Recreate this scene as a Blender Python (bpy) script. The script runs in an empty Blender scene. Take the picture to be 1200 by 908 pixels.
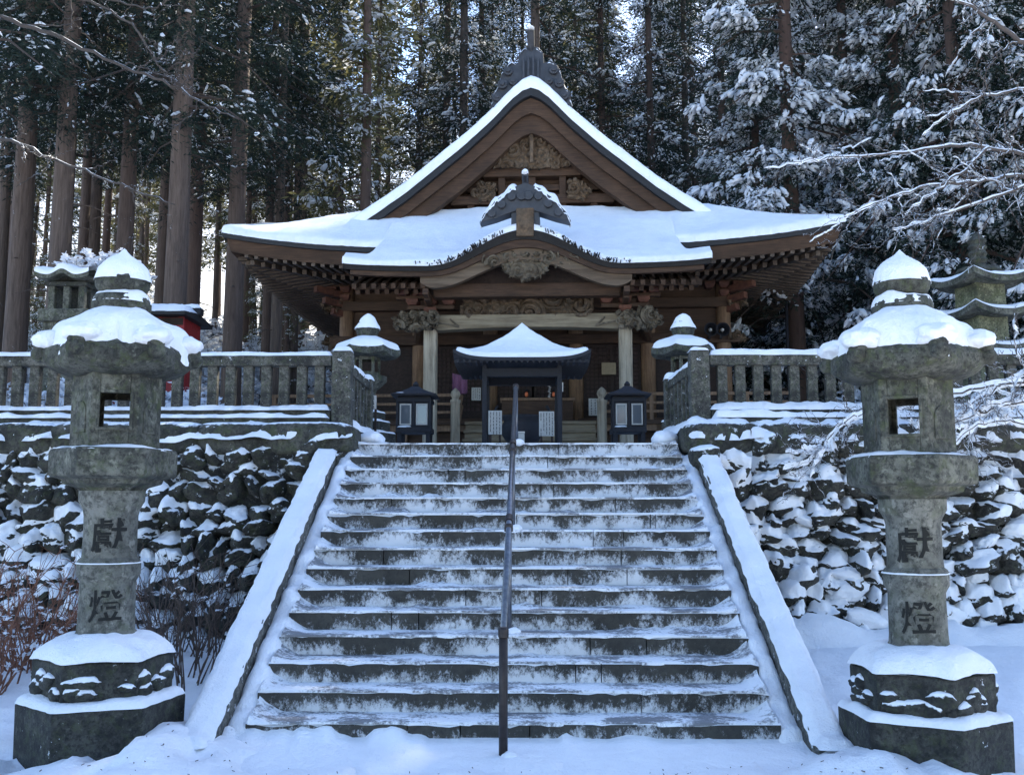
import bpy, math, random
import numpy as np
from mathutils import Vector, Matrix

# ------------------------------------------------------------------ camera, sky, sun, exposure
SC = bpy.context.scene
COL = SC.collection
EYE, PITCH, YAW, FPX = 1.654, math.radians(7.0), math.radians(0.65), 1150.0
cam_data = bpy.data.cameras.new("camera")
cam = bpy.data.objects.new("camera", cam_data)
COL.objects.link(cam)
cam_data.sensor_width = 36.0
cam_data.lens = 36.0 * FPX / 1200.0
cam_data.clip_start = 0.05
cam_data.clip_end = 3000.0
cam.location = (0, 0, EYE)
cam.rotation_euler = (math.pi / 2 + PITCH, 0, YAW)
SC.camera = cam

SUN_EL, SUN_AZ = math.radians(39.0), math.radians(33.0)      # azimuth clockwise from +Y: behind the hall and to the right
world = bpy.data.worlds.new("World")
SC.world = world
world.use_nodes = True
wn = world.node_tree.nodes
bg = wn["Background"]
sky = wn.new("ShaderNodeTexSky")
sky.sky_type = 'NISHITA'
sky.sun_disc = False
sky.sun_elevation = SUN_EL
sky.sun_rotation = SUN_AZ
sky.altitude = 800
sky.ozone_density = 3.2
sky.dust_density = 1.2
world.node_tree.links.new(sky.outputs[0], bg.inputs[0])
bg.inputs[1].default_value = 0.15
sun_data = bpy.data.lights.new("sun", 'SUN')
sun_data.energy = 5.0
sun_data.angle = math.radians(0.5)
sun_data.color = (1.0, 0.92, 0.76)
sun = bpy.data.objects.new("sun", sun_data)
COL.objects.link(sun)
sdir = Vector((math.sin(SUN_AZ) * math.cos(SUN_EL), math.cos(SUN_AZ) * math.cos(SUN_EL), math.sin(SUN_EL)))
sun.rotation_euler = sdir.to_track_quat('Z', 'Y').to_euler()
SC.view_settings.view_transform = 'Standard'
SC.view_settings.look = 'None'
SC.view_settings.gamma = 1.0
SC.view_settings.exposure = 1.9
SC.cycles.max_bounces = 6
SC.cycles.diffuse_bounces = 3
SC.cycles.use_denoising = True

# ------------------------------------------------------------------ survey helpers
_ca, _sa, _ct, _st = math.cos(YAW), math.sin(YAW), math.cos(PITCH), math.sin(PITCH)
def at(px, py, Y):
    """the world point at depth Y that the surveyor sighted at (px, py)"""
    u, v = (px - 600.0) / FPX, (454.0 - py) / FPX
    d = (_ca * u - _sa * (_ct - _st * v), _sa * u + _ca * (_ct - _st * v), _st + _ct * v)
    k = Y / d[1]
    return (d[0] * k, Y, EYE + d[2] * k)
def ax(px, Y): return at(px, 595, Y)[0]
def az(py, Y): return at(613, py, Y)[2]
def lerp(a, b, t): return a + (b - a) * t
def smooth(a, b, x):
    t = np.clip((np.asarray(x, float) - a) / (b - a), 0, 1)
    return t * t * (3 - 2 * t)

# value noise, vectorised
_rs = np.random.RandomState(5)
_tab = _rs.rand(65536)
def vnoise(x, y, z=0.0):
    x, y, z = np.broadcast_arrays(np.asarray(x, float), np.asarray(y, float), np.asarray(z, float))
    xi, yi, zi = np.floor(x).astype(np.int64), np.floor(y).astype(np.int64), np.floor(z).astype(np.int64)
    fx, fy, fz = x - xi, y - yi, z - zi
    fx, fy, fz = fx*fx*(3-2*fx), fy*fy*(3-2*fy), fz*fz*(3-2*fz)
    def h(a, b, c): return _tab[(a * 73856093 ^ b * 19349663 ^ c * 83492791) & 65535]
    r = 0
    for i in (0, 1):
        for j in (0, 1):
            for k in (0, 1):
                r = r + h(xi+i, yi+j, zi+k) * (fx if i else 1-fx) * (fy if j else 1-fy) * (fz if k else 1-fz)
    return r
def fbm(x, y, z=0.0, o=4):
    s, a, t = 0, 1.0, 0
    for k in range(o):
        s = s + a * vnoise(np.asarray(x)*2**k + 17*k, np.asarray(y)*2**k, np.asarray(z)*2**k); t += a; a *= .5
    return s / t

# ------------------------------------------------------------------ mesh builder and object helpers
class MB:
    def __init__(s): s.V, s.F, s.M, s.n = [], [], [], 0
    def add(s, V, F, mi=0):
        V = np.asarray(V, float).reshape(-1, 3)
        o = s.n
        s.V.append(V); s.n += len(V)
        for f in F: s.F.append(tuple(int(i) + o for i in f))
        s.M += [mi] * len(F)
        return s
    def box(s, x0, x1, y0, y1, z0, z1, mi=0):
        V = [(x, y, z) for z in (z0, z1) for y in (y0, y1) for x in (x0, x1)]
        return s.add(V, [(0,2,3,1), (4,5,7,6), (0,1,5,4), (2,6,7,3), (0,4,6,2), (1,3,7,5)], mi)
    def bar(s, a, b, w, h, mi=0, up=(0,0,1), w2=None, h2=None):
        a, b = np.array(a, float), np.array(b, float)
        d = b - a; d /= np.linalg.norm(d)
        r = np.cross(d, up)
        if np.linalg.norm(r) < 1e-6: r = np.array([1., 0, 0])
        r /= np.linalg.norm(r); u = np.cross(r, d)
        V = []
        for p, ww, hh in ((a, w, h), (b, w2 or w, h2 or h)):
            for i, j in ((-1,-1), (1,-1), (1,1), (-1,1)): V.append(p + r*i*ww/2 + u*j*hh/2)
        return s.add(V, [(3,2,1,0), (4,5,6,7), (0,1,5,4), (1,2,6,5), (2,3,7,6), (3,0,4,7)], mi)
    def tube(s, pts, rad, n=8, mi=0, cap=True):
        P = np.array(pts, float); k = len(P)
        R = np.full(k, rad) if np.isscalar(rad) else np.array(rad, float)
        T = np.gradient(P, axis=0); T /= np.linalg.norm(T, axis=1)[:, None] + 1e-9
        ref = np.array([0, 0, 1.]) if abs(T[0][2]) < .9 else np.array([0, 1., 0])
        V = []
        for i in range(k):
            a = np.cross(T[i], ref); a /= np.linalg.norm(a) + 1e-9; b = np.cross(T[i], a)
            ref = np.cross(a, T[i]) if False else ref
            for j in range(n):
                t = 2*math.pi*j/n; V.append(P[i] + R[i]*(a*math.cos(t) + b*math.sin(t)))
        F = [(i*n+j, i*n+(j+1)%n, (i+1)*n+(j+1)%n, (i+1)*n+j) for i in range(k-1) for j in range(n)]
        if cap: F += [tuple(range(n))[::-1], tuple((k-1)*n+j for j in range(n))]
        return s.add(V, F, mi)
    def lathe(s, prof, n, cx=0, cy=0, ph=0, mi=0, cap=True):
        V, k = [], len(prof)
        for r, z in prof:
            for j in range(n):
                t = ph + 2*math.pi*j/n; V.append((cx + r*math.cos(t), cy + r*math.sin(t), z))
        F = [(i*n+j, i*n+(j+1)%n, (i+1)*n+(j+1)%n, (i+1)*n+j) for i in range(k-1) for j in range(n)]
        if cap: F += [tuple(range(n))[::-1], tuple((k-1)*n+j for j in range(n))]
        return s.add(V, F, mi)
    def loft(s, rings, mi=0, cap=True, closed=True):
        n, k = len(rings[0]), len(rings)
        V = [p for r in rings for p in r]
        m = n if closed else n-1
        F = [(i*n+j, i*n+(j+1)%n, (i+1)*n+(j+1)%n, (i+1)*n+j) for i in range(k-1) for j in range(m)]
        if cap: F += [tuple(range(n))[::-1], tuple((k-1)*n+j for j in range(n))]
        return s.add(V, F, mi)
    def grid(s, G, mi=0, flip=False):
        G = np.asarray(G, float); a, b = G.shape[:2]
        F = [(i*b+j, (i+1)*b+j, (i+1)*b+j+1, i*b+j+1) for i in range(a-1) for j in range(b-1)]
        if flip: F = [f[::-1] for f in F]
        return s.add(G.reshape(-1, 3), F, mi)
    def prism(s, poly, y0, y1, mi=0):
        """outline in (x, z), extruded from y0 (front) to y1"""
        n = len(poly)
        V = [(x, y0, z) for x, z in poly] + [(x, y1, z) for x, z in poly]
        F = [tuple(range(n)), tuple(range(n, 2*n))[::-1]] + [(i, i+n, (i+1)%n+n, (i+1)%n) for i in range(n)]
        return s.add(V, F, mi)
    def build(s, name, mats, parent=None, smooth=False, bevel=0, origin=None, solid=0):
        V = np.concatenate(s.V) if s.V else np.zeros((0, 3))
        if origin is None: origin = Vector(parent["_o"]) if parent is not None else Vector((0, 0, 0))
        V = V - np.array(origin)
        me = bpy.data.meshes.new(name)
        me.from_pydata(V.tolist(), [], s.F)
        if not isinstance(mats, (list, tuple)): mats = [mats]
        for m in mats: me.materials.append(m)
        if len(mats) > 1: me.polygons.foreach_set("material_index", s.M)
        if smooth: me.polygons.foreach_set("use_smooth", [True]*len(s.F))
        me.update()
        o = bpy.data.objects.new(name, me); COL.objects.link(o)
        o["_o"] = tuple(origin)
        if parent is not None: o.parent = parent
        else: o.location = origin
        if solid:
            q = o.modifiers.new("thick", 'SOLIDIFY'); q.thickness = solid; q.offset = -1
        if bevel:
            b = o.modifiers.new("bevel", 'BEVEL'); b.width = bevel; b.segments = 2; b.limit_method = 'ANGLE'
        return o

def tag(o, label=None, cat=None, group=None, kind=None):
    if label: o["label"] = label
    if cat: o["category"] = cat
    if group: o["group"] = group
    if kind: o["kind"] = kind
    return o
def thing(name, label, cat, loc=(0, 0, 0), group=None):
    o = bpy.data.objects.new(name, None); COL.objects.link(o)
    o.location = loc; o["_o"] = tuple(loc); o.empty_display_size = .1
    return tag(o, label, cat, group)
def copy_tree(o, parent=None):
    c = o.copy(); COL.objects.link(c)
    if parent is not None: c.parent = parent
    for ch in o.children: copy_tree(ch, c)
    return c

# ------------------------------------------------------------------ materials
def newmat(name):
    m = bpy.data.materials.new(name); m.use_nodes = True
    nt = m.node_tree; p = nt.nodes["Principled BSDF"]
    return m, nt, p
def nd(nt, typ, **kw):
    n = nt.nodes.new(typ)
    for k, v in kw.items():
        if k.startswith("i_"):
            key = k[2:]
            key = int(key) if key.isdigit() else key
            n.inputs[key].default_value = v
        else: setattr(n, k, v)
    return n
def ln(nt, a, b): nt.links.new(a, b)
def coords(nt, kind="Object", scale=(1, 1, 1)):
    t = nd(nt, "ShaderNodeTexCoord"); mp = nd(nt, "ShaderNodeMapping")
    mp.inputs["Scale"].default_value = scale
    ln(nt, t.outputs[kind], mp.inputs[0]); return mp.outputs[0]
def noise(nt, co, scale, detail=4, rough=.6, dist=0):
    n = nd(nt, "ShaderNodeTexNoise"); n.inputs["Scale"].default_value = scale
    n.inputs["Detail"].default_value = detail; n.inputs["Roughness"].default_value = rough
    n.inputs["Distortion"].default_value = dist
    ln(nt, co, n.inputs["Vector"]); return n.outputs[0]
def ramp(nt, fac, stops):
    r = nd(nt, "ShaderNodeValToRGB"); e = r.color_ramp.elements
    while len(e) < len(stops): e.new(.5)
    for q, (p, c) in zip(e, stops):
        q.position = p; q.color = (c, c, c, 1) if np.isscalar(c) else (*c, 1)
    ln(nt, fac, r.inputs[0]); return r.outputs[0]
def math_(nt, op, a, b=None, c=None, clamp=False):
    m = nd(nt, "ShaderNodeMath", operation=op, use_clamp=clamp)
    for i, v in enumerate((a, b, c)):
        if v is None: continue
        if isinstance(v, (int, float)): m.inputs[i].default_value = v
        else: ln(nt, v, m.inputs[i])
    return m.outputs[0]
def mixc(nt, fac, a, b, mode='MIX'):
    m = nd(nt, "ShaderNodeMix", data_type='RGBA', blend_type=mode)
    for key, v in ((0, fac), (6, a), (7, b)):
        if isinstance(v, (int, float)): m.inputs[key].default_value = v
        elif isinstance(v, tuple): m.inputs[key].default_value = (*v, 1)
        else: ln(nt, v, m.inputs[key])
    return m.outputs[2]
def maprange(nt, v, a, b):
    m = nd(nt, "ShaderNodeMapRange", interpolation_type='SMOOTHSTEP')
    ln(nt, v, m.inputs[0]); m.inputs[1].default_value = a; m.inputs[2].default_value = b
    return m.outputs[0]
def bump(nt, p, h, strength=.4, dist=.02):
    b = nd(nt, "ShaderNodeBump"); b.inputs["Strength"].default_value = strength; b.inputs["Distance"].default_value = dist
    ln(nt, h, b.inputs["Height"]); ln(nt, b.outputs[0], p.inputs["Normal"])
SNOWC = (.80, .82, .85)
def add_snow(nt, p, base, co, lo, hi, nscale=9, namp=.5, speck=0, speck_scale=14, speck_at=.62):
    """settled snow: lies where the true surface faces up, with a ragged edge; optional specks stuck to the sides"""
    g = nd(nt, "ShaderNodeNewGeometry"); sx = nd(nt, "ShaderNodeSeparateXYZ")
    ln(nt, g.outputs["Normal"], sx.inputs[0])
    n = noise(nt, co, nscale, 3, .65)
    v = math_(nt, 'ADD', sx.outputs[2], math_(nt, 'MULTIPLY', math_(nt, 'SUBTRACT', n, .5), namp * 2))
    f = maprange(nt, v, lo, hi)
    if speck:
        s = maprange(nt, noise(nt, co, speck_scale, 5, .7), speck_at, speck_at + .06)
        f = math_(nt, 'MAXIMUM', f, math_(nt, 'MULTIPLY', s, speck))
    ln(nt, mixc(nt, f, base, SNOWC), p.inputs["Base Color"])
    return f

def snow_material(name, grit=0.0, fine=60, worn=0.0):
    m, nt, p = newmat(name); co = coords(nt)
    base = SNOWC
    n = noise(nt, co, 3.0, 6, .65)
    c = mixc(nt, ramp(nt, n, [(.35, 0), (.7, 1)]), (.78, .79, .81), (.85, .86, .875))
    if grit:
        g = maprange(nt, noise(nt, co, 22, 4, .7), .70, .76)
        c = mixc(nt, math_(nt, 'MULTIPLY', g, grit), c, (.16, .14, .12))
    if worn:       # trodden thin, the wet stone shows through in patches
        w = math_(nt, 'ADD', math_(nt, 'MULTIPLY', noise(nt, coords(nt, scale=(.6, 1, 1)), 4, 4, .6), .6), math_(nt, 'MULTIPLY', noise(nt, co, 30, 5, .75), .4))
        c = mixc(nt, math_(nt, 'MULTIPLY', maprange(nt, w, .465, .57), worn), c, (.10, .10, .105))
    ln(nt, c, p.inputs["Base Color"]); p.inputs["Roughness"].default_value = .7
    p.inputs["Specular IOR Level"].default_value = .25
    hh = math_(nt, 'ADD', noise(nt, co, 9, 5, .7), math_(nt, 'MULTIPLY', noise(nt, co, fine, 3, .7), .35))
    bump(nt, p, hh, .6, .045)
    return m

def stone_material(name, dark, light, moss=.3, lo=2.0, hi=2.2, speck=0.0, scale=5, namp=.5, speck_at=.62, bs=.6, speck_scale=14, nscale=9):
    m, nt, p = newmat(name); co = coords(nt)
    a = noise(nt, co, scale, 8, .72)
    c = mixc(nt, ramp(nt, a, [(.40, 0), (.62, 1)]), dark, light)
    b = noise(nt, co, scale*6, 5, .75)
    c = mixc(nt, ramp(nt, b, [(.46, 0), (.62, .85)]), c, tuple(x*.35 for x in dark))
    q = noise(nt, co, scale*2.2, 6, .7, .6)
    c = mixc(nt, math_(nt, 'MULTIPLY', ramp(nt, q, [(.5, 0), (.66, 1)]), moss), c, (.055, .068, .022))
    l = noise(nt, co, scale*4.1, 4, .6)
    c = mixc(nt, math_(nt, 'MULTIPLY', ramp(nt, l, [(.60, 0), (.68, 1)]), .5), c, tuple(min(.5, x*1.55) for x in light))
    add_snow(nt, p, c, co, lo, hi, nscale=nscale, namp=namp, speck=speck, speck_at=speck_at, speck_scale=speck_scale)
    p.inputs["Roughness"].default_value = .85
    hh = math_(nt, 'ADD', a, math_(nt, 'MULTIPLY', b, .4))
    bump(nt, p, hh, bs, .03)
    return m

def wood_material(name, dark, light, grain=(1.2, 14, 14), rough=.75, pale=0.0, palec=(.46, .39, .28), bs=.35):
    m, nt, p = newmat(name); co = coords(nt, scale=grain)
    a = noise(nt, co, 2.2, 8, .7, .4)
    c = mixc(nt, ramp(nt, a, [(.3, 0), (.7, 1)]), dark, light)
    co2 = coords(nt)
    b = noise(nt, co2, 1.6, 5, .65)
    c = mixc(nt, ramp(nt, b, [(.42, .0), (.75, .55)]), c, tuple(x*.45 for x in dark))
    if pale:
        q = noise(nt, coords(nt, scale=tuple(g*.5 for g in grain)), 1.8, 6, .7)
        c = mixc(nt, math_(nt, 'MULTIPLY', ramp(nt, q, [(.4, 0), (.62, 1)]), pale), c, palec)
    ln(nt, c, p.inputs["Base Color"]); p.inputs["Roughness"].default_value = rough
    p.inputs["Specular IOR Level"].default_value = .3
    bump(nt, p, a, bs, .012)
    return m
def plain(name, col, rough=.6, metal=0.0, emit=0.0, n=.15, scale=20):
    m, nt, p = newmat(name); co = coords(nt)
    c = mixc(nt, ramp(nt, noise(nt, co, scale, 4), [(.3, 0), (.7, 1)]), tuple(x*(1-n) for x in col), tuple(min(1, x*(1+n)) for x in col))
    ln(nt, c, p.inputs["Base Color"]); p.inputs["Roughness"].default_value = rough; p.inputs["Metallic"].default_value = metal
    if emit:
        p.inputs["Emission Color"].default_value = (*col, 1); p.inputs["Emission Strength"].default_value = emit
    return m

M = {}
M['snow'] = snow_material("snow")
M['snow_ground'] = snow_material("snow ground", grit=.35, fine=40)
M['snow_thin'] = snow_material("packed snow", grit=.12, worn=.85)
M['lantern'] = stone_material("lantern granite", (.030, .030, .022), (.155, .152, .12), moss=.7, lo=.95, hi=1.25, scale=4, namp=.5)
M['lantern_dark'] = stone_material("blackened granite", (.012, .012, .010), (.06, .058, .048), moss=.4, lo=.9, hi=1.2, speck=.9, speck_at=.66, speck_scale=16, scale=6)
M['cap_stone'] = stone_material("mossy cap stone", (.020, .020, .015), (.10, .10, .08), moss=.7, lo=.95, hi=1.2, scale=6)
M['post'] = stone_material("lichened granite post", (.020, .019, .016), (.13, .122, .10), moss=.5, lo=.75, hi=.95, speck=.85, speck_at=.63, speck_scale=20, scale=7)
M['rock'] = stone_material("wall boulders", (.012, .011, .009), (.062, .057, .044), moss=.5, lo=.50, hi=.66, speck=.6, speck_at=.62, speck_scale=13, scale=5, namp=.62, bs=1.0, nscale=7)
M['rock_snowy'] = stone_material("wall boulders under more snow", (.012, .011, .009), (.062, .057, .044), moss=.4, lo=.30, hi=.46, speck=.8, speck_at=.60, speck_scale=11, scale=5, namp=.62, bs=1.0, nscale=6)
M['coping'] = stone_material("wall coping stone", (.018, .018, .014), (.08, .076, .06), moss=.6, lo=.7, hi=.9, speck=.55, speck_at=.66, speck_scale=10, scale=4)
M['parapet'] = stone_material("parapet stone", (.05, .05, .045), (.18, .175, .155), moss=.25, lo=.75, hi=.95, speck=.9, speck_at=.60, speck_scale=12, scale=5)
M['pillar'] = stone_material("worn pillar granite", (.085, .083, .068), (.20, .195, .165), moss=.4, lo=.95, hi=1.25, scale=3.2, namp=.5)
M['relief'] = stone_material("carved relief holding snow", (.012, .012, .010), (.06, .058, .048), moss=.4, lo=.30, hi=.42, speck=.8, speck_at=.66, speck_scale=16, scale=6, namp=.5)
M['stroke_shade'] = plain("stroke shade colour", (.012, .012, .010), .95)  # dark tone of flat glyphs stands in for shade in cut strokes
M['wood'] = wood_material("weathered cedar", (.026, .0135, .0075), (.098, .053, .029))
M['wood_v'] = wood_material("weathered cedar posts", (.10, .056, .031), (.28, .168, .095), grain=(14, 14, 1.2))
M['wood_y'] = wood_material("eave planks", (.048, .034, .024), (.15, .108, .077), grain=(14, 1.0, 14))
M['wood_grey'] = wood_material("bleached cypress", (.13, .10, .065), (.33, .265, .18), grain=(14, 14, 1.0), pale=.7)
M['wood_greyx'] = wood_material("bleached beam", (.085, .06, .035), (.25, .19, .115), grain=(1.0, 14, 14), pale=.45, palec=(.36, .30, .20))
M['wood_bow'] = wood_material("bow board", (.035, .022, .013), (.14, .09, .054), grain=(1.0, 14, 14), pale=.3, palec=(.28, .21, .14))
M['carve'] = wood_material("carved wood", (.026, .016, .009), (.17, .105, .058), grain=(5, 5, 5), pale=.12, palec=(.30, .27, .21), bs=.8)
M['carve_pale'] = wood_material("carved pale wood", (.026, .018, .011), (.16, .122, .08), grain=(5, 5, 5), pale=.25, bs=.8)
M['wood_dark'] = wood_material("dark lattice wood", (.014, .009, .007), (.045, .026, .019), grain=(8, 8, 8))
M['paint_red'] = wood_material("faded red bracket", (.05, .022, .015), (.19, .075, .045), grain=(4, 4, 4))
M['roof_dark'] = plain("roof edge", (.010, .010, .011), .7, n=.4)
M['thatch'] = plain("bark roof edge", (.016, .013, .011), .95, n=.5, scale=40)
M['ornament'] = plain("ornament tile", (.030, .031, .036), .5, n=.35, scale=8)
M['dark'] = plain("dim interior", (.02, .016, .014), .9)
M['metal_dark'] = plain("dark painted metal", (.010, .010, .014), .75, n=.3)
M['metal_pole'] = plain("galvanised pipe", (.16, .165, .18), .35, metal=.85, n=.3)
M['metal_rust'] = plain("dark rusty pipe", (.03, .022, .02), .5, metal=.3, n=.4)
M['paper'] = plain("paper", (.42, .40, .36), .8)
M['sign'] = plain("white painted board", (.30, .30, .275), .7)
M['ink'] = plain("ink", (.05, .05, .05), .8)
M['cloth'] = plain("purple cloth", (.16, .06, .10), .9)
M['red'] = plain("vermilion paint", (.22, .012, .014), .6, n=.35)
M['brass'] = plain("warm lamp", (.5, .13, .05), .4, emit=.03)
M['rope'] = plain("bell rope", (.45, .40, .36), .9)
M['plaque'] = plain("wood plaque", (.22, .17, .10), .7)
M['glass'] = None
m, nt, p = newmat("lantern glass"); p.inputs["Base Color"].default_value = (.10, .11, .12, 1); p.inputs["Roughness"].default_value = .06; p.inputs["Specular IOR Level"].default_value = .8
M['glass'] = m

# step stone: frost stuck to the lower part of each riser
RISE, RUN, STEP0, NSTEP = 0.16, 0.306, 7.114, 15
def step_material():
    m, nt, p = newmat("step stone"); co = coords(nt)
    a = noise(nt, co, 3, 8, .72)
    c = mixc(nt, ramp(nt, a, [(.3, 0), (.7, 1)]), (.018, .017, .014), (.066, .061, .05))
    b = noise(nt, co, 26, 5, .75)
    c = mixc(nt, ramp(nt, b, [(.5, 0), (.7, .7)]), c, (.012, .012, .010))
    g = nd(nt, "ShaderNodeNewGeometry"); s = nd(nt, "ShaderNodeSeparateXYZ"); ln(nt, g.outputs["Position"], s.inputs[0])
    rel = math_(nt, 'FRACT', math_(nt, 'DIVIDE', math_(nt, 'ADD', s.outputs[2], 16.0), RISE))
    st = math_(nt, 'ADD', math_(nt, 'MULTIPLY', noise(nt, coords(nt, scale=(1, 1, .7)), 34, 6, .85), .6), math_(nt, 'MULTIPLY', noise(nt, coords(nt, scale=(1, 1, .6)), 7, 5, .7), .4))
    big = noise(nt, co, 1.7, 4, .6)
    v = math_(nt, 'ADD', st, math_(nt, 'MULTIPLY', math_(nt, 'SUBTRACT', big, .5), .7))
    v = math_(nt, 'SUBTRACT', v, math_(nt, 'MULTIPLY', rel, .22))
    hgt = maprange(nt, s.outputs[2], .3, 2.6)
    v = math_(nt, 'ADD', v, math_(nt, 'MULTIPLY', hgt, .07))
    f = math_(nt, 'MULTIPLY', maprange(nt, v, .375, .53), .74)
    sn = nd(nt, "ShaderNodeSeparateXYZ"); ln(nt, g.outputs["Normal"], sn.inputs[0])
    f = math_(nt, 'MAXIMUM', f, maprange(nt, sn.outputs[2], .5, .8))
    ln(nt, mixc(nt, f, c, SNOWC), p.inputs["Base Color"]); p.inputs["Roughness"].default_value = .8
    bump(nt, p, math_(nt, 'ADD', a, math_(nt, 'ADD', math_(nt, 'MULTIPLY', b, .5), f)), .5, .02)
    return m
M['step'] = step_material()

def bark_material(name, dark, light):
    m, nt, p = newmat(name); co = coords(nt, scale=(9, 9, .8))
    a = noise(nt, co, 2.0, 7, .7, .5)
    oi = nd(nt, "ShaderNodeObjectInfo")
    c = mixc(nt, ramp(nt, a, [(.3, 0), (.7, 1)]), dark, light)
    c = mixc(nt, math_(nt, 'MULTIPLY', oi.outputs["Random"], .6), c, (.075, .036, .024))
    sp = maprange(nt, noise(nt, coords(nt), 5, 5, .75), .66, .72)
    c = mixc(nt, math_(nt, 'MULTIPLY', sp, .45), c, SNOWC)
    ln(nt, c, p.inputs["Base Color"]); p.inputs["Roughness"].default_value = .9
    bump(nt, p, a, .8, .04)
    return m
M['bark'] = bark_material("cedar bark", (.046, .031, .023), (.165, .12, .092))
M['bark_dark'] = bark_material("dark bark", (.022, .017, .014), (.08, .058, .046))
def leaf_material(name, a, b, trans=.35):
    m, nt, p = newmat(name)
    oi = nd(nt, "ShaderNodeObjectInfo"); co = coords(nt)
    c = mixc(nt, ramp(nt, noise(nt, co, 1.1, 3), [(.35, 0), (.65, 1)]), a, b)
    ln(nt, c, p.inputs["Base Color"]); p.inputs["Roughness"].default_value = .7; p.inputs["Specular IOR Level"].default_value = .2
    t = nd(nt, "ShaderNodeBsdfTranslucent"); ln(nt, c, t.inputs[0])
    mx = nd(nt, "ShaderNodeMixShader"); mx.inputs[0].default_value = trans
    ln(nt, p.outputs[0], mx.inputs[1]); ln(nt, t.outputs[0], mx.inputs[2])
    ln(nt, mx.outputs[0], nt.nodes["Material Output"].inputs[0])
    return m
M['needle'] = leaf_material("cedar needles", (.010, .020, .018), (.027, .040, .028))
M['needle_sunlit'] = leaf_material("needles with sunlight in colour", (.075, .078, .038), (.16, .15, .075), .5)  # far needles painted paler and yellower in place of sunlight
M['leaf_snow'] = leaf_material("snow on needles", (.78, .80, .83), (.84, .855, .88), .35)
M['twig_red'] = plain("reddish twigs", (.17, .075, .045), .9, n=.4)
M['twig'] = plain("grey brown twigs", (.085, .06, .048), .9, n=.4)
def simple_snowy(name, c, lo, hi):
    m, nt, p = newmat(name); co = coords(nt)
    b = mixc(nt, noise(nt, co, 8), tuple(x*.6 for x in c), tuple(x*1.4 for x in c))
    add_snow(nt, p, b, co, lo, hi, namp=.3); p.inputs["Roughness"].default_value = .9
    return m
M['branch_bare'] = simple_snowy("dark bare branch", (.05, .04, .034), .62, .95)
M['branch'] = simple_snowy("bare branch", (.075, .06, .052), .25, .5)

# ------------------------------------------------------------------ snow shapes
def snow_slab(mb, x0, x1, y0, y1, z, t, seed=0, res=.06, edge=.07, jag=.03, zfn=None, mi=0, lum=.5):
    nx, ny = max(6, int((x1-x0)/res)+1), max(6, int((y1-y0)/res)+1)
    u, v = np.linspace(0, 1, nx), np.linspace(0, 1, ny)
    ex = min(.45, edge/(x1-x0)); ey = min(.45, edge/(y1-y0))
    U, W = np.meshgrid(u, v, indexing='ij')
    X, Y = x0+(x1-x0)*U, y0+(y1-y0)*W
    def fall(q, e): return np.sqrt(np.clip(1-(1-np.clip(np.minimum(q, 1-q)/e, 0, 1))**2, 0, 1))
    H = fall(U, ex)*fall(W, ey)
    n = fbm(X*5+seed*7.3, Y*5, seed, 3)
    Z = z + t*H*(1-lum+2*lum*n) - .006
    jx = (vnoise(X*14+seed, Y*14, 3)-.5)*2*jag; jy = (vnoise(X*14, Y*14+seed, 9)-.5)*2*jag
    bx = 1-fall(U, ex*1.5); by = 1-fall(W, ey*1.5)
    G = np.stack([X+jx*bx, Y+jy*by, Z + (zfn(X, Y) if zfn else 0)], -1)
    mb.grid(G, mi)
    return mb
def snow_ribbon(mb, pts, w, t, seed=0, res=.05, mi=0, lum=.5, drop=.25):
    P = np.array(pts, float)
    seg = np.r_[0, np.cumsum(np.linalg.norm(np.diff(P, axis=0), axis=1))]
    n = max(4, int(seg[-1]/res)); s = np.linspace(0, seg[-1], n)
    Q = np.stack([np.interp(s, seg, P[:, k]) for k in range(3)], 1)
    T = np.gradient(Q, axis=0); T[:, 2] = 0; T /= np.linalg.norm(T, axis=1)[:, None]+1e-9
    R = np.stack([T[:, 1], -T[:, 0], 0*T[:, 0]], 1)
    W = np.full(n, w) if np.isscalar(w) else np.interp(s, seg, w)
    a = np.linspace(-1, 1, 9)
    nn = (1-lum)+2*lum*fbm(Q[:, 0]*6+seed*3.1, Q[:, 1]*6+seed, Q[:, 2]*6, 3)
    ends = np.clip(np.minimum(s, seg[-1]-s)/.05, 0.05, 1)
    sides = (vnoise(s*16+seed*5, seed, 1.5)-.5)*.5
    G = np.zeros((n, 9, 3))
    for j, k in enumerate(a):
        h = math.sqrt(max(0, 1-k*k))
        off = k*(1+ (sides if abs(k) == 1 else 0))
        G[:, j] = Q + R*(W/2*off*np.sqrt(ends))[:, None]
        G[:, j, 2] += t*h*nn*ends - (drop*t*(1-h))*(1+2*vnoise(s*18+j, seed+k*3, 4))
    mb.grid(G, mi, flip=True)
    return mb
def snow_radial(mb, cx, cy, rfn, zfn, t, seed=0, na=96, nr=16, edge=.22, jag=.05, hole=0.0, mi=0, lum=.4):
    """snow pillow over a polygonal top: rfn(angle) outline, zfn(r, angle) the stone beneath"""
    A = np.linspace(0, 2*math.pi, na+1); S = np.linspace(hole, 1, nr)
    AA, SS = np.meshgrid(A, S, indexing='ij')
    jg = 1 + jag*2*(fbm(np.cos(AA)*6+seed*3, np.sin(AA)*6, seed, 3)-.5)
    R = rfn(AA)*SS*(1+(jg-1)*SS**3)
    f = np.sqrt(np.clip(1-(1-np.clip((1-SS)/edge, 0, 1))**2, 0, 1))
    X, Y = cx+R*np.cos(AA), cy+R*np.sin(AA)
    Z = zfn(R, AA)+t*f*(1-lum+2*lum*fbm(X*6+seed*5, Y*6, seed, 3)) - .008
    mb.grid(np.stack([X, Y, Z], -1), mi, flip=True)
    return mb
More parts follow.
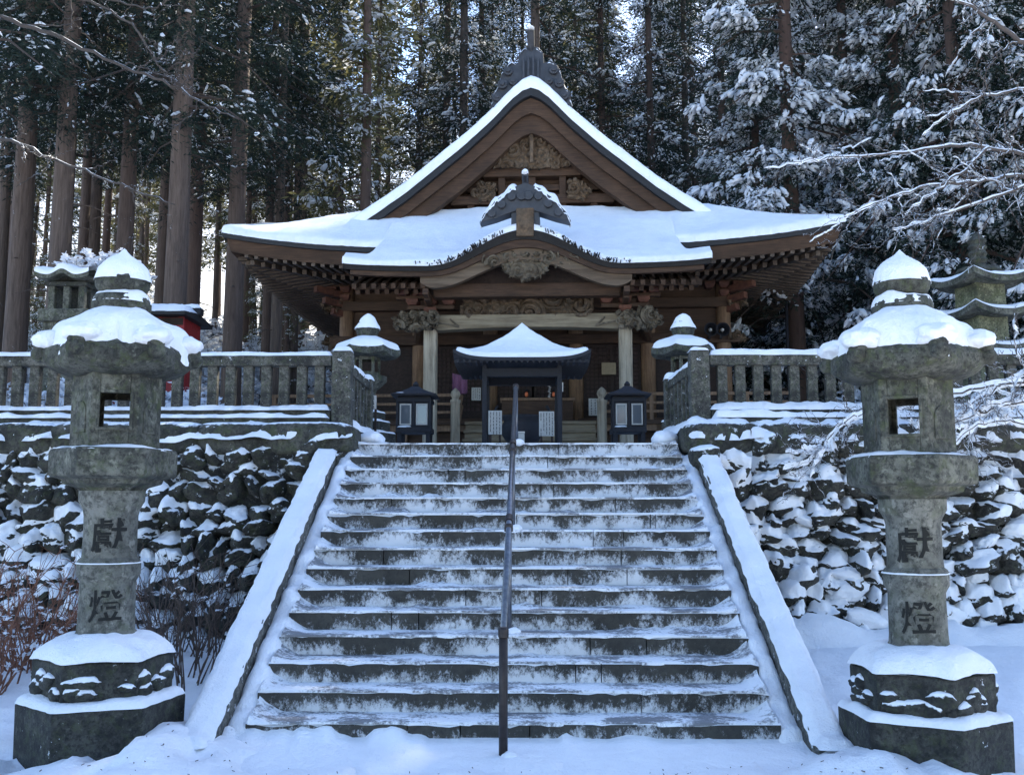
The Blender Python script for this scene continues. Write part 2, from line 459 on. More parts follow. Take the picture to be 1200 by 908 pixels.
def hexr(R, ph=0.0):
    def f(A):
        a = np.mod(A-ph, math.pi/3)-math.pi/6
        return R*math.cos(math.pi/6)/np.cos(a)
    return f
def ico(level=2):
    t = (1+5**.5)/2
    V = np.array([(-1,t,0),(1,t,0),(-1,-t,0),(1,-t,0),(0,-1,t),(0,1,t),(0,-1,-t),(0,1,-t),(t,0,-1),(t,0,1),(-t,0,-1),(-t,0,1)], float)
    V /= np.linalg.norm(V[0])
    F = [(0,11,5),(0,5,1),(0,1,7),(0,7,10),(0,10,11),(1,5,9),(5,11,4),(11,10,2),(10,7,6),(7,1,8),(3,9,4),(3,4,2),(3,2,6),(3,6,8),(3,8,9),(4,9,5),(2,4,11),(6,2,10),(8,6,7),(9,8,1)]
    V = list(map(tuple, V))
    for _ in range(level):
        cache, NF = {}, []
        def mid(a, b):
            k = (min(a, b), max(a, b))
            if k not in cache:
                m = np.array(V[a])+np.array(V[b]); m /= np.linalg.norm(m); cache[k] = len(V); V.append(tuple(m))
            return cache[k]
        for a, b, c in F:
            x, y, z = mid(a, b), mid(b, c), mid(c, a)
            NF += [(a, x, z), (b, y, x), (c, z, y), (x, y, z)]
        F = NF
    return np.array(V), F
ICO1, ICO2, ICO3 = ico(1), ico(2), ico(3)
def blob(mb, c, s, seed=0, amp=.25, freq=1.6, I=None, mi=0, rot=0, flat=.0):
    V, F = I or ICO2
    n = fbm(V[:, 0]*freq+seed*9.1+50, V[:, 1]*freq+50, V[:, 2]*freq+seed+50, 3)
    W = V*(1+amp*2*(n-.5))[:, None]
    if flat: W = np.sign(W)*np.abs(W)**(1-flat)
    W = W*np.array(s)
    if rot:
        c_, s_ = math.cos(rot), math.sin(rot); W = np.stack([W[:, 0]*c_-W[:, 2]*s_, W[:, 1], W[:, 0]*s_+W[:, 2]*c_], 1)
    return mb.add(W+np.array(c), F, mi)
# ------------------------------------------------------------------ the ground
def hill(x, y):
    x, y = np.asarray(x, float), np.asarray(y, float)
    start = 19 + 12*smooth(9.5, 6.5, np.abs(x-.3))
    d = np.maximum(0, y-start)
    h = .17*d + .0022*d*d*smooth(0, 30, d)
    h = np.minimum(h, 60 + .03*d)
    r = np.maximum(0, x-8.2)*smooth(11.7, 17, y)
    return h + .42*np.minimum(r, 14) + .15*np.maximum(r-14, 0)
def ground_z(x, y):
    x, y = np.asarray(x, float), np.asarray(y, float)
    front = .26*smooth(7.6, 10.4, y)*smooth(1.9, 2.6, np.abs(x+.08)) + .03*(fbm(x*2.2, y*2.2, 1, 4)-.5)*2*smooth(1.5, 2.4, np.abs(x+.08)) + .05*(fbm(x*5, y*5, 4, 3)-.5)
    for cx_, cy_, h_, w_ in ((-2.28, 6.6, .15, .42), (2.12, 6.55, .15, .42), (-2.55, 6.2, .10, .4), (2.4, 6.15, .10, .4), (-2.6, 7.2, .16, .35), (2.5, 7.2, .16, .35)):
        front = front + h_*np.exp(-((x-cx_)**2+(y-cy_)**2*.7)/w_**2)*(.7+.6*fbm(x*3, y*3, 2, 3))
    front = front - .075*smooth(.56, .70, vnoise(x*4.2, y*2.6, 5))*smooth(7.2, 6.7, y) + .035*(fbm(x*8, y*8, 9, 3)-.5)*smooth(7.6, 6.8, y)
    back = 2.36 + hill(x, y) + .35*(fbm(x*.35, y*.35, 2, 4)-.5)*smooth(8.5, 12, np.abs(x-.3)) + .06*(fbm(x*2, y*2, 7, 3)-.5)
    return np.where(y > 11.62, back, front)
xs = np.concatenate([-np.geomspace(14, 420, 40)[::-1], np.arange(-13.8, -5, .3), np.arange(-5, 5, .07), np.arange(5, 13.9, .3), np.geomspace(14, 420, 40)])
ys = np.concatenate([-np.geomspace(1, 200, 18)[::-1], np.arange(0, 5.4, .3), np.arange(5.4, 8.2, .06), np.arange(8.2, 11.55, .12), [11.58, 11.61, 11.63, 11.66], np.arange(11.8, 40, .5), np.geomspace(40.3, 500, 60)])
GX, GY = np.meshgrid(xs, ys, indexing='ij')
gb = MB(); gb.grid(np.stack([GX, GY, ground_z(GX, GY)], -1))
tag(gb.build("ground", M['snow_ground'], smooth=True), kind="structure")

# ------------------------------------------------------------------ stone stairs
SX, SW = -.08, 1.88
def nose(y): return RISE + (y-STEP0)*RISE/RUN
stairs = thing("stone_stairs", "broad flight of dark stone steps dusted with snow climbing to the hall", "stairs", (SX, STEP0, 0))
rr = random.Random(3)
for i in range(NSTEP):
    y0 = STEP0+i*RUN; z0, z1 = i*RISE, (i+1)*RISE
    b = MB()
    cuts = [SX-SW] + sorted(SX+rr.uniform(-1.4, 1.4) for _ in range(2 if i % 3 else 3)) + [SX+SW]
    for a, c in zip(cuts[:-1], cuts[1:]):
        j = rr.uniform(-.008, .008); k = rr.uniform(-.005, .004)
        n = max(3, int((c-a)/.06)); X = np.linspace(a+.004, c-.004, n)
        w = .018*(fbm(X*7, i*3.3, 0, 4)-.5)
        ch = .022*np.maximum(0, vnoise(X*9, i*5.1, 2)-.62)/.38
        yb = y0+RUN+.06
        rings = [[(x, y0+j+.004+q, z0-.03), (x, y0+j+q, z0+.07), (x, y0+j+q-.004, z1+k-.012-h), (x, y0+j+q+.012+h, z1+k), (x, yb, z1+k), (x, yb, z0-.03)] for x, q, h in zip(X, w, ch)]
        b.loft(rings)
    st = b.build("step", M['step'], stairs)
    s = MB(); X = np.arange(SX-SW+.02, SX+SW-.02, .022); n = len(X)
    k1 = np.clip((fbm(X*2.2+i*9, i*2.7, 3, 5)-.53)*3.0, 0, 1)**1.5
    lo_ = lerp(1.0, .35, i/14)
    k2 = fbm(X*9, i*4.1, 5, 3)
    k2b = vnoise(X*26, i*6.1, 2)
    lip = np.clip((fbm(X*5, i*8.3, 8, 3)-.55)*5, 0, 1)
    side = np.clip(1-np.minimum(X-(SX-SW), (SX+SW)-X)/.20, 0, 1)**1.5
    rows = [(y0-.004-.012*lip, z1-.010-.016*lip*k2), (y0-.006-.010*lip, z1+.004), (y0+.02, z1+.004+.005*k2+.03*side), (y0+.12, z1+.006+.008*k2*lo_+.05*side),
            (y0+RUN-.07, z1+.006*lo_+.010*k2*lo_+.04*k1*lo_+.07*side), (y0+RUN-.018-.02*k1, z1+.010*lo_+.08*k1*(.5+k2b*.7)*(.5+.5*lo_)+.10*side), (y0+RUN+.004, z1+.012*lo_+.105*k1*(.5+k2b*.7)*(.5+.5*lo_)+.11*side)]
    if i == NSTEP-1: rows = [(a, np.minimum(c, z1+.03)) for a, c in rows]
    G = np.stack([np.stack([X, X*0+a, X*0+c], -1) for a, c in rows], 1)
    s.grid(G, flip=True)
    s.build("snow", M['snow_thin'], st, smooth=True)
# snow drifted against the lowest riser
s = MB(); X = np.arange(SX-SW-.2, SX+SW+.2, .03)
k = .03+.13*np.clip((fbm(X*1.7, 0, 3, 5)-.40)*3, 0, 1)*(.6+.8*vnoise(X*14, 2, 2))
rows = [(STEP0-.75, X*0-.03), (STEP0-.45, .012+.02*fbm(X*4, 1)), (STEP0-.2, .02+k*.25), (STEP0-.06, .02+k*.7), (STEP0+.004, .03+k)]
s.grid(np.stack([np.stack([X, X*0+a, X*0+c], -1) for a, c in rows], 1), flip=True)
s.build("drift", M['snow_ground'], stairs, smooth=True)

# ------------------------------------------------------------------ sloping parapets either side
for sgn, x0, x1, lab in ((-1, -2.32, -2.10, "snow topped sloping stone parapet on the side of the stairs with the bare twigs"),
                         (1, 1.94, 2.16, "snow topped sloping stone parapet beside the stairs on the very snowy boulder side")):
    t = thing("stair_parapet", lab, "parapet", ((x0+x1)/2, 7, 0), "parapets flanking the stairs")
    off = .10
    Y = np.linspace(6.72, 10.98, 40)
    xin = x1 if sgn < 0 else x0
    b = MB()
    rings = []
    for y in Y:
        z = max(.05, nose(y)+off); w = .010*(fbm(y*5, sgn, 3, 3)-.5)
        rings.append([(x0+w, y, -.1), (x1+w, y, -.1), (x1+w, y, z), (x0+w, y, z)])
    b.loft(rings); b.build("stone_body", M['parapet'], t, bevel=.012)
    b = MB()
    gx0, gx1 = (x1, x1+.17) if sgn < 0 else (x0-.17, x0)
    b2 = MB(); b2.loft([[(gx0+.002, y, -.1), (gx1-.002, y, -.1), (gx1-.002, y, nose(y)-.10), (gx0+.002, y, nose(y)-.10)] for y in (7.15, 11.3)]); b2.build("drain_edge", M['parapet'], t)
    snow_slab(b, gx0-.01, gx1+.02, 7.05, 11.3, 0, .08, seed=sgn+5, res=.05, jag=.03, zfn=lambda X, Yy: nose(Yy)-.105, lum=.9)
    snow_slab(b, x0-.012, x1+.012, 6.62, 11.0, 0, .06, seed=sgn+9, res=.04, edge=.05, jag=.012, zfn=lambda X, Yy: np.maximum(.10, nose(Yy)+off)+.018*(fbm(X*5, Yy*5, sgn+3, 3)-.5)-.02*smooth(.62, .74, vnoise(X*4, Yy*3.2, sgn+8)), lum=.4)
    b.build("snow", M['snow'], t, smooth=True)

# ------------------------------------------------------------------ boulder retaining walls
def rock(b, c, s, seed, rot, sn=None, snt=.5, st=.05):
    V, F = ICO3
    n = fbm(V[:, 0]*1.3+seed*9.1+50, V[:, 1]*1.3+50, V[:, 2]*1.3+seed+50, 2)
    W = V*(1+.75*(n-.5))[:, None]
    rs = np.random.RandomState(int(seed*1000) % 99999)           # break flat faces off it
    for _ in range(4):
        d = unit_(rs.randn(3)); k = rs.uniform(.62, .9)
        e = np.maximum(0, W@d-k); W = W-e[:, None]*d*.9
    W = W*(1+.34*(fbm(W[:, 0]*3.5+seed, W[:, 1]*3.5, W[:, 2]*3.5, 4)-.5))[:, None]
    W = W*np.array(s); c_, s_ = math.cos(rot), math.sin(rot)
    W = np.stack([W[:, 0]*c_-W[:, 2]*s_, W[:, 1], W[:, 0]*s_+W[:, 2]*c_], 1)
    b.add(W+np.array(c), F)
    if sn is not None:
        nz = V/np.array(s); nz /= np.linalg.norm(nz, axis=1)[:, None]
        nz = np.stack([nz[:, 0]*c_-nz[:, 2]*s_, nz[:, 1], nz[:, 0]*s_+nz[:, 2]*c_], 1)
        k = nz[:, 2]-.12*nz[:, 1]+1.5*(fbm(W[:, 0]*6+seed*3, W[:, 1]*6, W[:, 2]*6+seed, 4)-.5)
        zone = fbm(c[0]*.9+7, c[2]*1.6, 3, 3)
        snt = snt+(.5-zone)*1.5+.22*smooth(1.3, 2.0, c[2])
        off = smooth(snt, snt+.6, k)*st*1.35*(.6+.8*fbm(W[:, 0]*9+seed, W[:, 1]*9, W[:, 2]*9, 2))
        P = W*1.004+np.array(c)+off[:, None]*np.array((0, -.45, .9))
        keep = [f for f in F if max(off[f[0]], off[f[1]], off[f[2]]) > .002]
        if keep:
            u = sorted({i for f in keep for i in f}); m = {j: i for i, j in enumerate(u)}
            sn.add(P[u], [tuple(m[i] for i in f) for f in keep])
def unit_(v): return v/np.linalg.norm(v)
def boulder_wall(xa, xb, label, snowy, seed):
    """runs from xa (by the stairs) outwards to xb; battered"""
    R = random.Random(seed)
    sg = 1 if xb > xa else -1
    t = thing("retaining_wall", label, "wall", (xa, 11, 0), "boulder retaining walls")
    b = MB(); sn_ = MB(); z = .12; row = 0
    while z < 2.28:
        h = R.uniform(.14, .27)
        x = xa + sg*R.uniform(.0, .2)
        while abs(x-xa) < abs(xb-xa):
            w = R.uniform(.14, .42)
            cy = 10.72 + (z/2.3)*.50 + R.uniform(-.07, .08)
            zz = z+h/2+R.uniform(-.07, .07)
            rock(b, (x+sg*w/2, cy+.10, zz), (w*.58, .30, h*R.uniform(.58, .8)), R.random()*90, R.uniform(-.5, .5), sn_, (.22 if zz < 1.0 else .46)+R.uniform(-.1, .3) if snowy else .58+R.uniform(-.1, .35)-.16*(zz < 1.4), .055 if snowy else .034)
            x += sg*w*.92
        z += h*.9; row += 1
    # end return beside the stairs
    for q in range(14):
        blob(b, (xa+sg*.10, 11.0+R.uniform(0, .8), .5+q*.13), (.16, .3, .17), seed=q+seed, amp=.3, I=ICO2, flat=.3)
    b.box(min(xa+sg*.3, xb), max(xa+sg*.3, xb), 11.12, 11.25, 0, 2.4)
    b.build("boulders", M['rock_snowy'] if snowy else M['rock'], t, smooth=True)
    b = MB(); x = xa-sg*.02
    while abs(x-xa) < abs(xb-xa):
        w = R.uniform(.55, 1.0)
        blob(b, (x+sg*w/2, 11.42, 2.44), (w*.60, .38, .20), seed=R.random()*90, amp=.14, freq=1.4, I=ICO3, flat=.5)
        x += sg*w
    b.box(min(xa+sg*.12, xb), max(xa+sg*.12, xb), 11.25, 11.85, 0, 2.5)
    c = b.build("coping", M['coping'], t, smooth=False)
    for p in c.data.polygons: p.use_smooth = len(p.vertices) == 3
    b = MB()
    lo, hi = min(xa-sg*.04, xb), max(xa-sg*.04, xb)
    tt = .11 if snowy else .075
    snow_slab(b, lo, hi, 11.02, 11.5, 2.575, tt, seed=seed, res=.045, edge=.16, jag=.10, lum=.75, zfn=lambda X, Y: -.10*smooth(11.35, 11.02, Y)*(1+fbm(X*3, seed, 2, 3)) + .05*(fbm(X*2.2, 3, seed)-.5))
    b.V += sn_.V; b.F += [tuple(i+b.n for i in f) for f in sn_.F]; b.M += sn_.M; b.n += sn_.n
    for q in range(int(abs(xb-xa)*(5 if snowy else 0))):
        zz = R.uniform(.2, 2.2)
        if not snowy and R.random() < .25: continue
        xx = lerp(xa+sg*.25, xb, R.random())
        cy = 10.72+(zz/2.3)*.5-.16
        w = R.uniform(.10, .24)*(1.25 if snowy and zz < 1.3 else 1)
        blob(b, (xx, cy+.06, zz), (w, .12, w*R.uniform(.4, .6)), seed=R.random()*90, amp=.35, freq=1.9, I=ICO3, rot=R.uniform(-.6, .6))
    # snow banked against the foot
    lo, hi = min(xa+sg*.5, xb), max(xa+sg*.5, xb)
    X = np.arange(lo, hi, .06)
    kk = fbm(X*1.6, seed, 3, 4)
    rows = [(10.0, X*0+.14), (10.25, .2+.12*kk), (10.42, .24+.26*kk), (10.58, .26+.42*kk), (10.8, .2+.5*kk)]
    if snowy: b.grid(np.stack([np.stack([X, X*0+a, X*0+c], -1) for a, c in rows], 1), flip=True)
    b.build("snow", M['snow'], t, smooth=True)
    return t
boulder_wall(-2.03, -11.5, "dark boulder retaining wall lightly dusted with snow, behind the reddish twigs", False, 11)
boulder_wall(1.93, 11.5, "boulder retaining wall thickly caked in snow, under the fallen branches", True, 23)

# ------------------------------------------------------------------ stone balustrades
BY = 11.58
def balustrade(xa, xb, label, snow_t, seed):
    sg = 1 if xb > xa else -1
    R = random.Random(seed)
    t = thing("stone_balustrade", label, "balustrade", (xa, BY, 2.62), "stone balustrades on the terrace wall")
    xin = xa+sg*.12
    lo, hi = min(xin, xb), max(xin, xb)
    b = MB(); b.box(lo, hi, BY-.24, BY+.24, 2.60, 2.70); b.build("lower_kerb", M['coping'], t, bevel=.015)
    b = MB(); b.box(lo, hi, BY-.13, BY+.13, 2.70, 2.80); b.build("upper_kerb", M['coping'], t, bevel=.015)
    b = MB()
    b.box(lo, hi, BY-.085, BY+.085, 3.33, 3.455); b.build("top_rail", M['post'], t, bevel=.015)
    posts = [xa]
    x = xa+sg*3.0
    while abs(x-xa) < abs(xb-xa): posts.append(x); x += sg*3.0
    x = xa+sg*.27; k = 0
    proto = MB().box(-.058, .058, -.05, .05, 0, .54).build("baluster", M['post'], None, bevel=.01)
    first = True
    while abs(x-xa) < abs(xb-xa)-.1:
        c = proto if first else proto.copy()
        if not first: COL.objects.link(c)
        first = False
        c.parent = t; c.location = (x-xa, 0, 2.795-2.62); x += sg*.213
    for j, px in enumerate(posts[:1]):
        w, zt = (.115, 3.51)
        n = 24
        b = MB()
        rings = []
        for z in np.linspace(2.56, zt, 14):
            q = .012*(vnoise(z*5, seed, 2)-.5); s = w*(1+.05*(vnoise(z*7, seed)-.5)) * (1 if z < zt-.02 else .9)
            rings.append([(px-s+q, BY-s, z), (px+s+q, BY-s, z), (px+s+q, BY+s, z), (px-s+q, BY+s, z)])
        b.loft(rings); po = b.build("post", M['post'], t, bevel=.02)
        b = MB(); snow_slab(b, px-w, px+w, BY-w, BY+w, zt, .05, seed=seed, res=.02, jag=.015); b.build("snow", M['snow'], po, smooth=True)
    b = MB()
    snow_slab(b, lo, hi, BY-.10, BY+.10, 3.455, snow_t*1.1, seed=seed+1, res=.04, edge=.07, jag=.02, lum=.35)
    snow_slab(b, lo, hi, BY-.155, BY+.12, 2.80, snow_t*1.1, seed=seed+2, res=.04, edge=.06, jag=.04, lum=.7)
    snow_slab(b, lo, hi, BY-.27, BY-.10, 2.70, snow_t, seed=seed+3, res=.04, edge=.06, jag=.04, lum=.7)
    b.build("snow", M['snow'], t, smooth=True)
balustrade(-2.15, -9.0, "stone balustrade on the dark lightly dusted wall, before the tall tree trunks", .05, 31)
balustrade(2.09, 9.0, "stone balustrade with thick snow rail running behind the lantern nearest the leaning pagoda", .075, 41)
def side_balustrade(xn, xf, label, seed):
    t = thing("side_balustrade", label, "balustrade", (xn, 12.2, 2.4), "short balustrades beside the stair head")
    y0, y1 = 11.74, 12.86
    def X(y): return lerp(xn, xf, (y-11.58)/(12.86-11.58))
    b = MB(); b.bar((X(y0), y0, 2.50), (X(y1), y1, 2.50), .30, .22); b.build("kerb", M['coping'], t, bevel=.015)
    b = MB(); b.bar((X(y0), y0, 3.32), (X(y1), y1, 3.26), .14, .12); b.build("top_rail", M['post'], t, bevel=.012)
    for k in range(6):
        y = y0+.08+k*.185
        MB().box(X(y)-.045, X(y)+.045, y-.05, y+.05, 2.6, 3.27).build("baluster", M['post'], t, bevel=.01)
    po = MB().box(X(y1)-.09, X(y1)+.09, y1-.09, y1+.09, 2.38, 3.34).build("post", M['post'], t, bevel=.015)
    b = MB(); snow_slab(b, X(y1)-.1, X(y1)+.1, y1-.1, y1+.1, 3.34, .07, seed=seed, res=.02, jag=.015); b.build("snow", M['snow'], po, smooth=True)
    b = MB(); snow_ribbon(b, [(X(y0), y0, 3.385), (X(y1-.1), y1-.1, 3.325)], .16, .06, seed); snow_ribbon(b, [(X(y0)-.02*np.sign(xn), y0-.1, 2.61), (X(y1), y1, 2.61)], .34, .09, seed+4, lum=.7)
    for q in range(5): blob(b, (X(y1)-np.sign(xn)*(.06+.05*q), y1-.1-q*.25, 2.47), (.16, .2, .10), seed=q+seed)
    b.build("snow", M['snow'], t, smooth=True)
side_balustrade(-2.15, -2.08, "short stone balustrade at the stair head beside the stacked lantern base", 51)
side_balustrade(2.09, 1.95, "short stone balustrade at the stair head under the loudspeakers", 61)

# ------------------------------------------------------------------ centre handrail
hr = thing("stair_handrail", "grey pipe handrail running up the middle of the steps", "handrail", (-.1, 6.75, 0))
A, Bp = np.array((-.135, 6.78, .82)), np.array((-.085, 11.42, 2.40+.66))
b = MB(); b.tube([A, Bp], .024, 14)
b.build("rail", M['metal_pole'], hr, smooth=True)
for f, zb in ((0, 0.0), (.30, None), (.62, None), (1.0, 2.40)):
    p = lerp(A, Bp, f)
    if zb is None: zb = RISE*(1+math.floor((p[1]-STEP0)/RUN))
    pm = M['metal_rust'] if f == 0 else M['metal_pole']
    b = MB(); b.tube([(p[0], p[1], zb-.03), (p[0], p[1], p[2])], .030 if f == 0 else .025, 14)
    po = b.build("post", pm, hr, smooth=True)
    b = MB(); b.lathe([(.036, p[2]-.03), (.036, p[2]+.02), (.026, p[2]+.036)], 14, p[0], p[1]); b.build("joint_collar", M['metal_rust'], po, smooth=False)
    b = MB(); blob(b, (p[0]+.04, p[1]-.02, zb+.01), (.06, .05, .045), seed=f*9); b.build("snow", M['snow'], po, smooth=True)
b = MB()
for f in (.33, .66):
    p = lerp(A, Bp, f); d = (Bp-A)/np.linalg.norm(Bp-A)
    b.tube([p-d*.05, p+d*.05], .034, 12)
b.build("sleeve", M['metal_rust'], hr)

# ------------------------------------------------------------------ characters: flat dark glyphs for the shade of carved strokes
import bmesh
def glyph_mesh(ch, size, R, zc, name, mat, parent, cx, cy, rot=0, seed=0):
    cu = bpy.data.curves.new("g", 'FONT'); cu.body = ch; cu.size = 1; cu.offset = .012
    ob = bpy.data.objects.new("g", cu); COL.objects.link(ob)
    me = bpy.data.meshes.new_from_object(ob.evaluated_get(bpy.context.evaluated_depsgraph_get()))
    bpy.data.objects.remove(ob); bpy.data.curves.remove(cu)
    bm = bmesh.new(); bm.from_mesh(me); bpy.data.meshes.remove(me)
    for k in range(-40, 80):
        x = k/36
        bmesh.ops.bisect_plane(bm, geom=bm.verts[:]+bm.edges[:]+bm.faces[:], plane_co=(x, 0, 0), plane_no=(1, 0, 0))
    V = np.array([v.co[:] for v in bm.verts]); bm.verts.index_update()
    F = [[v.index for v in f.verts] for f in bm.faces]; bm.free()
    lo, hi = V.min(0), V.max(0); c = (lo+hi)/2
    u = (V[:, 0]-c[0])/(hi[1]-lo[1])*size; w = (V[:, 1]-c[1])/(hi[1]-lo[1])*size
    u = u + .006*(vnoise(u*30, w*30, seed)-.5); w = w*.98 + .03*u + .006*(vnoise(u*30, w*30, seed+5)-.5)
    t = u/R + rot
    P = np.stack([cx+(R+.003)*np.sin(t), cy-(R+.003)*np.cos(t), zc+w], 1)
    b = MB(); b.add(P, F)
    return b.build(name, mat, parent)

# ------------------------------------------------------------------ the two tall stone lanterns
def panel(mb, cx, cy, phi, dist, u0, u1, z0, z1, th, mi=0):
    n = np.array((math.cos(phi), math.sin(phi))); t = np.array((-n[1], n[0]))
    V = []
    for z in (z0, z1):
        for d in (dist-th, dist):
            for u in (u0, u1):
                q = n*d+t*u; V.append((cx+q[0], cy+q[1], z))
    mb.add(V, [(0,2,3,1), (4,5,7,6), (0,1,5,4), (2,6,7,3), (0,4,6,2), (1,3,7,5)], mi)
def big_lantern(cx, cy, label, seed, rot, k=1.0, lean=0.0):
    R_ = random.Random(seed)
    t = thing("stone_lantern", label, "stone lantern", (cx, cy, 0), "tall stone lanterns flanking the stairs")
    ph = rot
    def Z(z): return z*k
    # plinth blocks
    b = MB(); b.lathe([(.545*k, -.15), (.555*k, Z(.33)), (.54*k, Z(.345))], 6, cx, cy, ph); lb = b.build("lower_plinth", M['lantern_dark'], t, bevel=.012)
    b = MB(); snow_radial(b, cx, cy, hexr(.56*k, ph), lambda r, a: Z(.345)+0*r, .06, seed, hole=.55, edge=.18, jag=.03, lum=.5); b.build("snow", M['snow'], lb, smooth=True)
    b = MB(); b.lathe([(.46*k, Z(.345)), (.465*k, Z(.62)), (.45*k, Z(.635))], 6, cx, cy, ph)
    ub = b.build("upper_plinth", M['lantern_dark'], t, bevel=.01)
    b = MB()                                                   # carved relief in each face
    for f in range(6):
        phi = ph+math.pi/6+f*math.pi/3; d = .465*k*math.cos(math.pi/6)
        n = np.array((math.cos(phi), math.sin(phi), 0)); tv = np.array((-n[1], n[0], 0))
        for u, w, h, zc in [(R_.uniform(-.17, .17), R_.uniform(.05, .11), R_.uniform(.03, .065), R_.uniform(.42, .54)) for _ in range(6)]:
            V, F = ICO2
            W = V*(1+.5*(fbm(V[:, 0]*2+f, V[:, 1]*2, V[:, 2]*2+u*9)-.5))[:, None]
            b.add(np.array((cx, cy, Z(zc)))+n*(d-.002)+W[:, [0]]*tv*w*k+W[:, [1]]*n*.04+W[:, [2]]*np.array((0, 0, h)) + tv*u*k, F)
    b.build("carved_relief", M['relief'], ub, smooth=True)
    b = MB()
    snow_radial(b, cx, cy, hexr(.485*k, ph), lambda r, a: Z(.635)+.085*smooth(.5, .2, r), .075, seed+2, hole=.2, edge=.25, jag=.03, lum=.35)
    for f in range(6):
        phi = ph+math.pi/6+f*math.pi/3; d = .465*k*math.cos(math.pi/6)
        n = np.array((math.cos(phi), math.sin(phi), 0)); tv = np.array((-n[1], n[0], 0))
        for q in range(0):
            u = R_.uniform(-.19, .19); w = R_.uniform(.045, .085)
            c = np.array((cx, cy, Z(R_.uniform(.45, .53))))+n*(d+.012)+tv*u*k
            V, F = ICO2
            W = V*(1+.6*(fbm(V[:, 0]*2+f, V[:, 1]*2+q, V[:, 2]*2)-.5))[:, None]
            b.add(c+W[:, [0]]*tv*w+W[:, [1]]*n*.03+W[:, [2]]*np.array((0, 0, w*.55)), F)
    b.build("snow", M['snow'], ub, smooth=True)
    # pillar with its rings
    prof = [(.212, .70), (.22, .735), (.22, .775), (.195, .80), (.190, .86), (.188, 1.14), (.20, 1.165), (.214, 1.19), (.216, 1.27), (.205, 1.295), (.186, 1.31), (.182, 1.36), (.182, 1.60), (.19, 1.64), (.21, 1.68), (.222, 1.70), (.224, 1.775)]
    prof2 = []
    for (r0, z0), (r1, z1) in zip(prof[:-1], prof[1:]):
        m = max(1, int((z1-z0)/.03))
        for q in range(m): prof2.append((lerp(r0, r1, q/m)*k, Z(lerp(z0, z1, q/m))))
    prof2.append((prof[-1][0]*k, Z(prof[-1][1])))
    b = MB(); b.lathe(prof2, 64, cx, cy)
    for a in b.V:
        n = fbm(a[:, 0]*12, a[:, 1]*12, a[:, 2]*12)-.5
        a[:, 0] += (a[:, 0]-cx)*n*.03; a[:, 1] += (a[:, 1]-cy)*n*.03
    pil = b.build("pillar", M['pillar'], t, smooth=True)
    md = pil.modifiers.new("split", 'EDGE_SPLIT'); md.split_angle = math.radians(40)
    glyph_mesh("獻", .245*k, .186*k, Z(1.465), "dark_character", M['stroke_shade'], pil, cx, cy, -math.atan2(cx, cy)*.9, seed)
    glyph_mesh("燈", .225*k, .193*k, Z(.985), "dark_character", M['stroke_shade'], pil, cx, cy, -math.atan2(cx, cy)*.9, seed+3)
    b = MB(); snow_radial(b, cx, cy, lambda A: .222*k+0*A, lambda r, a: Z(1.275)+0*r, .012, seed+3, hole=.86, edge=.1, jag=.02)
    b.build("snow", M['snow'], pil, smooth=True)
    # middle platform
    b = MB(); b.lathe([(r*k, Z(z)) for r, z in ((.22, 1.765), (.24, 1.795), (.335, 1.825), (.345, 1.855), (.42, 1.875), (.432, 1.89), (.436, 2.045), (.42, 2.07), (.30, 2.08))], 6, cx, cy, ph)
    pf = b.build("platform", M['lantern'], t, bevel=.008)
    b = MB(); snow_radial(b, cx, cy, hexr(.42*k, ph), lambda r, a: Z(2.066)+0*r, .030, seed+4, hole=.6, edge=.25, jag=.05, lum=.8); b.build("snow", M['snow'], pf, smooth=True)
    # fire box, open right through front and back
    b = MB(); R = .305*k; d = R*math.cos(math.pi/6); s = R/2
    z0, z1 = Z(2.075), Z(2.60)
    for f in range(6):
        phi = ph-math.pi/2+f*math.pi/3
        if f in (0, 3):
            wz0, wz1, wu = Z(2.215), Z(2.455), .098*k
            panel(b, cx, cy, phi, d, -s, -wu, z0, z1, .045); panel(b, cx, cy, phi, d, wu, s, z0, z1, .045)
            panel(b, cx, cy, phi, d, -wu, wu, z0, wz0, .045); panel(b, cx, cy, phi, d, -wu, wu, wz1, z1, .045)
        else:
            panel(b, cx, cy, phi, d, -s, s, z0, z1, .045)
    fb = b.build("fire_box", M['lantern'], t, bevel=.006)
    for f in (0, 3):
        b = MB(); phi = ph-math.pi/2+f*math.pi/3; wu, wz0, wz1 = .098*k, Z(2.215), Z(2.455); e = .022
        panel(b, cx, cy, phi, d+.012, -wu-e, -wu, wz0-e, wz1+e, .03); panel(b, cx, cy, phi, d+.012, wu, wu+e, wz0-e, wz1+e, .03)
        panel(b, cx, cy, phi, d+.012, -wu, wu, wz1, wz1+e, .03); panel(b, cx, cy, phi, d+.012, -wu, wu, wz0-e, wz0, .03)
        b.build("window_frame", M['lantern'], fb, bevel=.004)
    for f in (1, 5):                                           # arched relief on the two oblique front faces
        b = MB()
        phi = ph-math.pi/2+f*math.pi/3
        n = np.array((math.cos(phi), math.sin(phi))); tv = np.array((-n[1], n[0]))
        pts = [(.085*math.cos(a), Z(2.32)+.085*math.sin(a)) for a in np.linspace(0, math.pi, 12)] + [(-.085, Z(2.18)), (.085, Z(2.18))]
        V = [(cx+n[0]*(d+e)+tv[0]*u, cy+n[1]*(d+e)+tv[1]*u, z) for e in (-.01, .009) for u, z in pts]
        m = len(pts); b.add(V, [tuple(range(m, 2*m)), tuple(range(m))[::-1]]+[(i, (i+1) % m, (i+1) % m+m, i+m) for i in range(m)])
        b.build("arched_relief", M['lantern'], fb, bevel=.004)
    # cap
    Rc = .525*k; zb = Z(2.60)
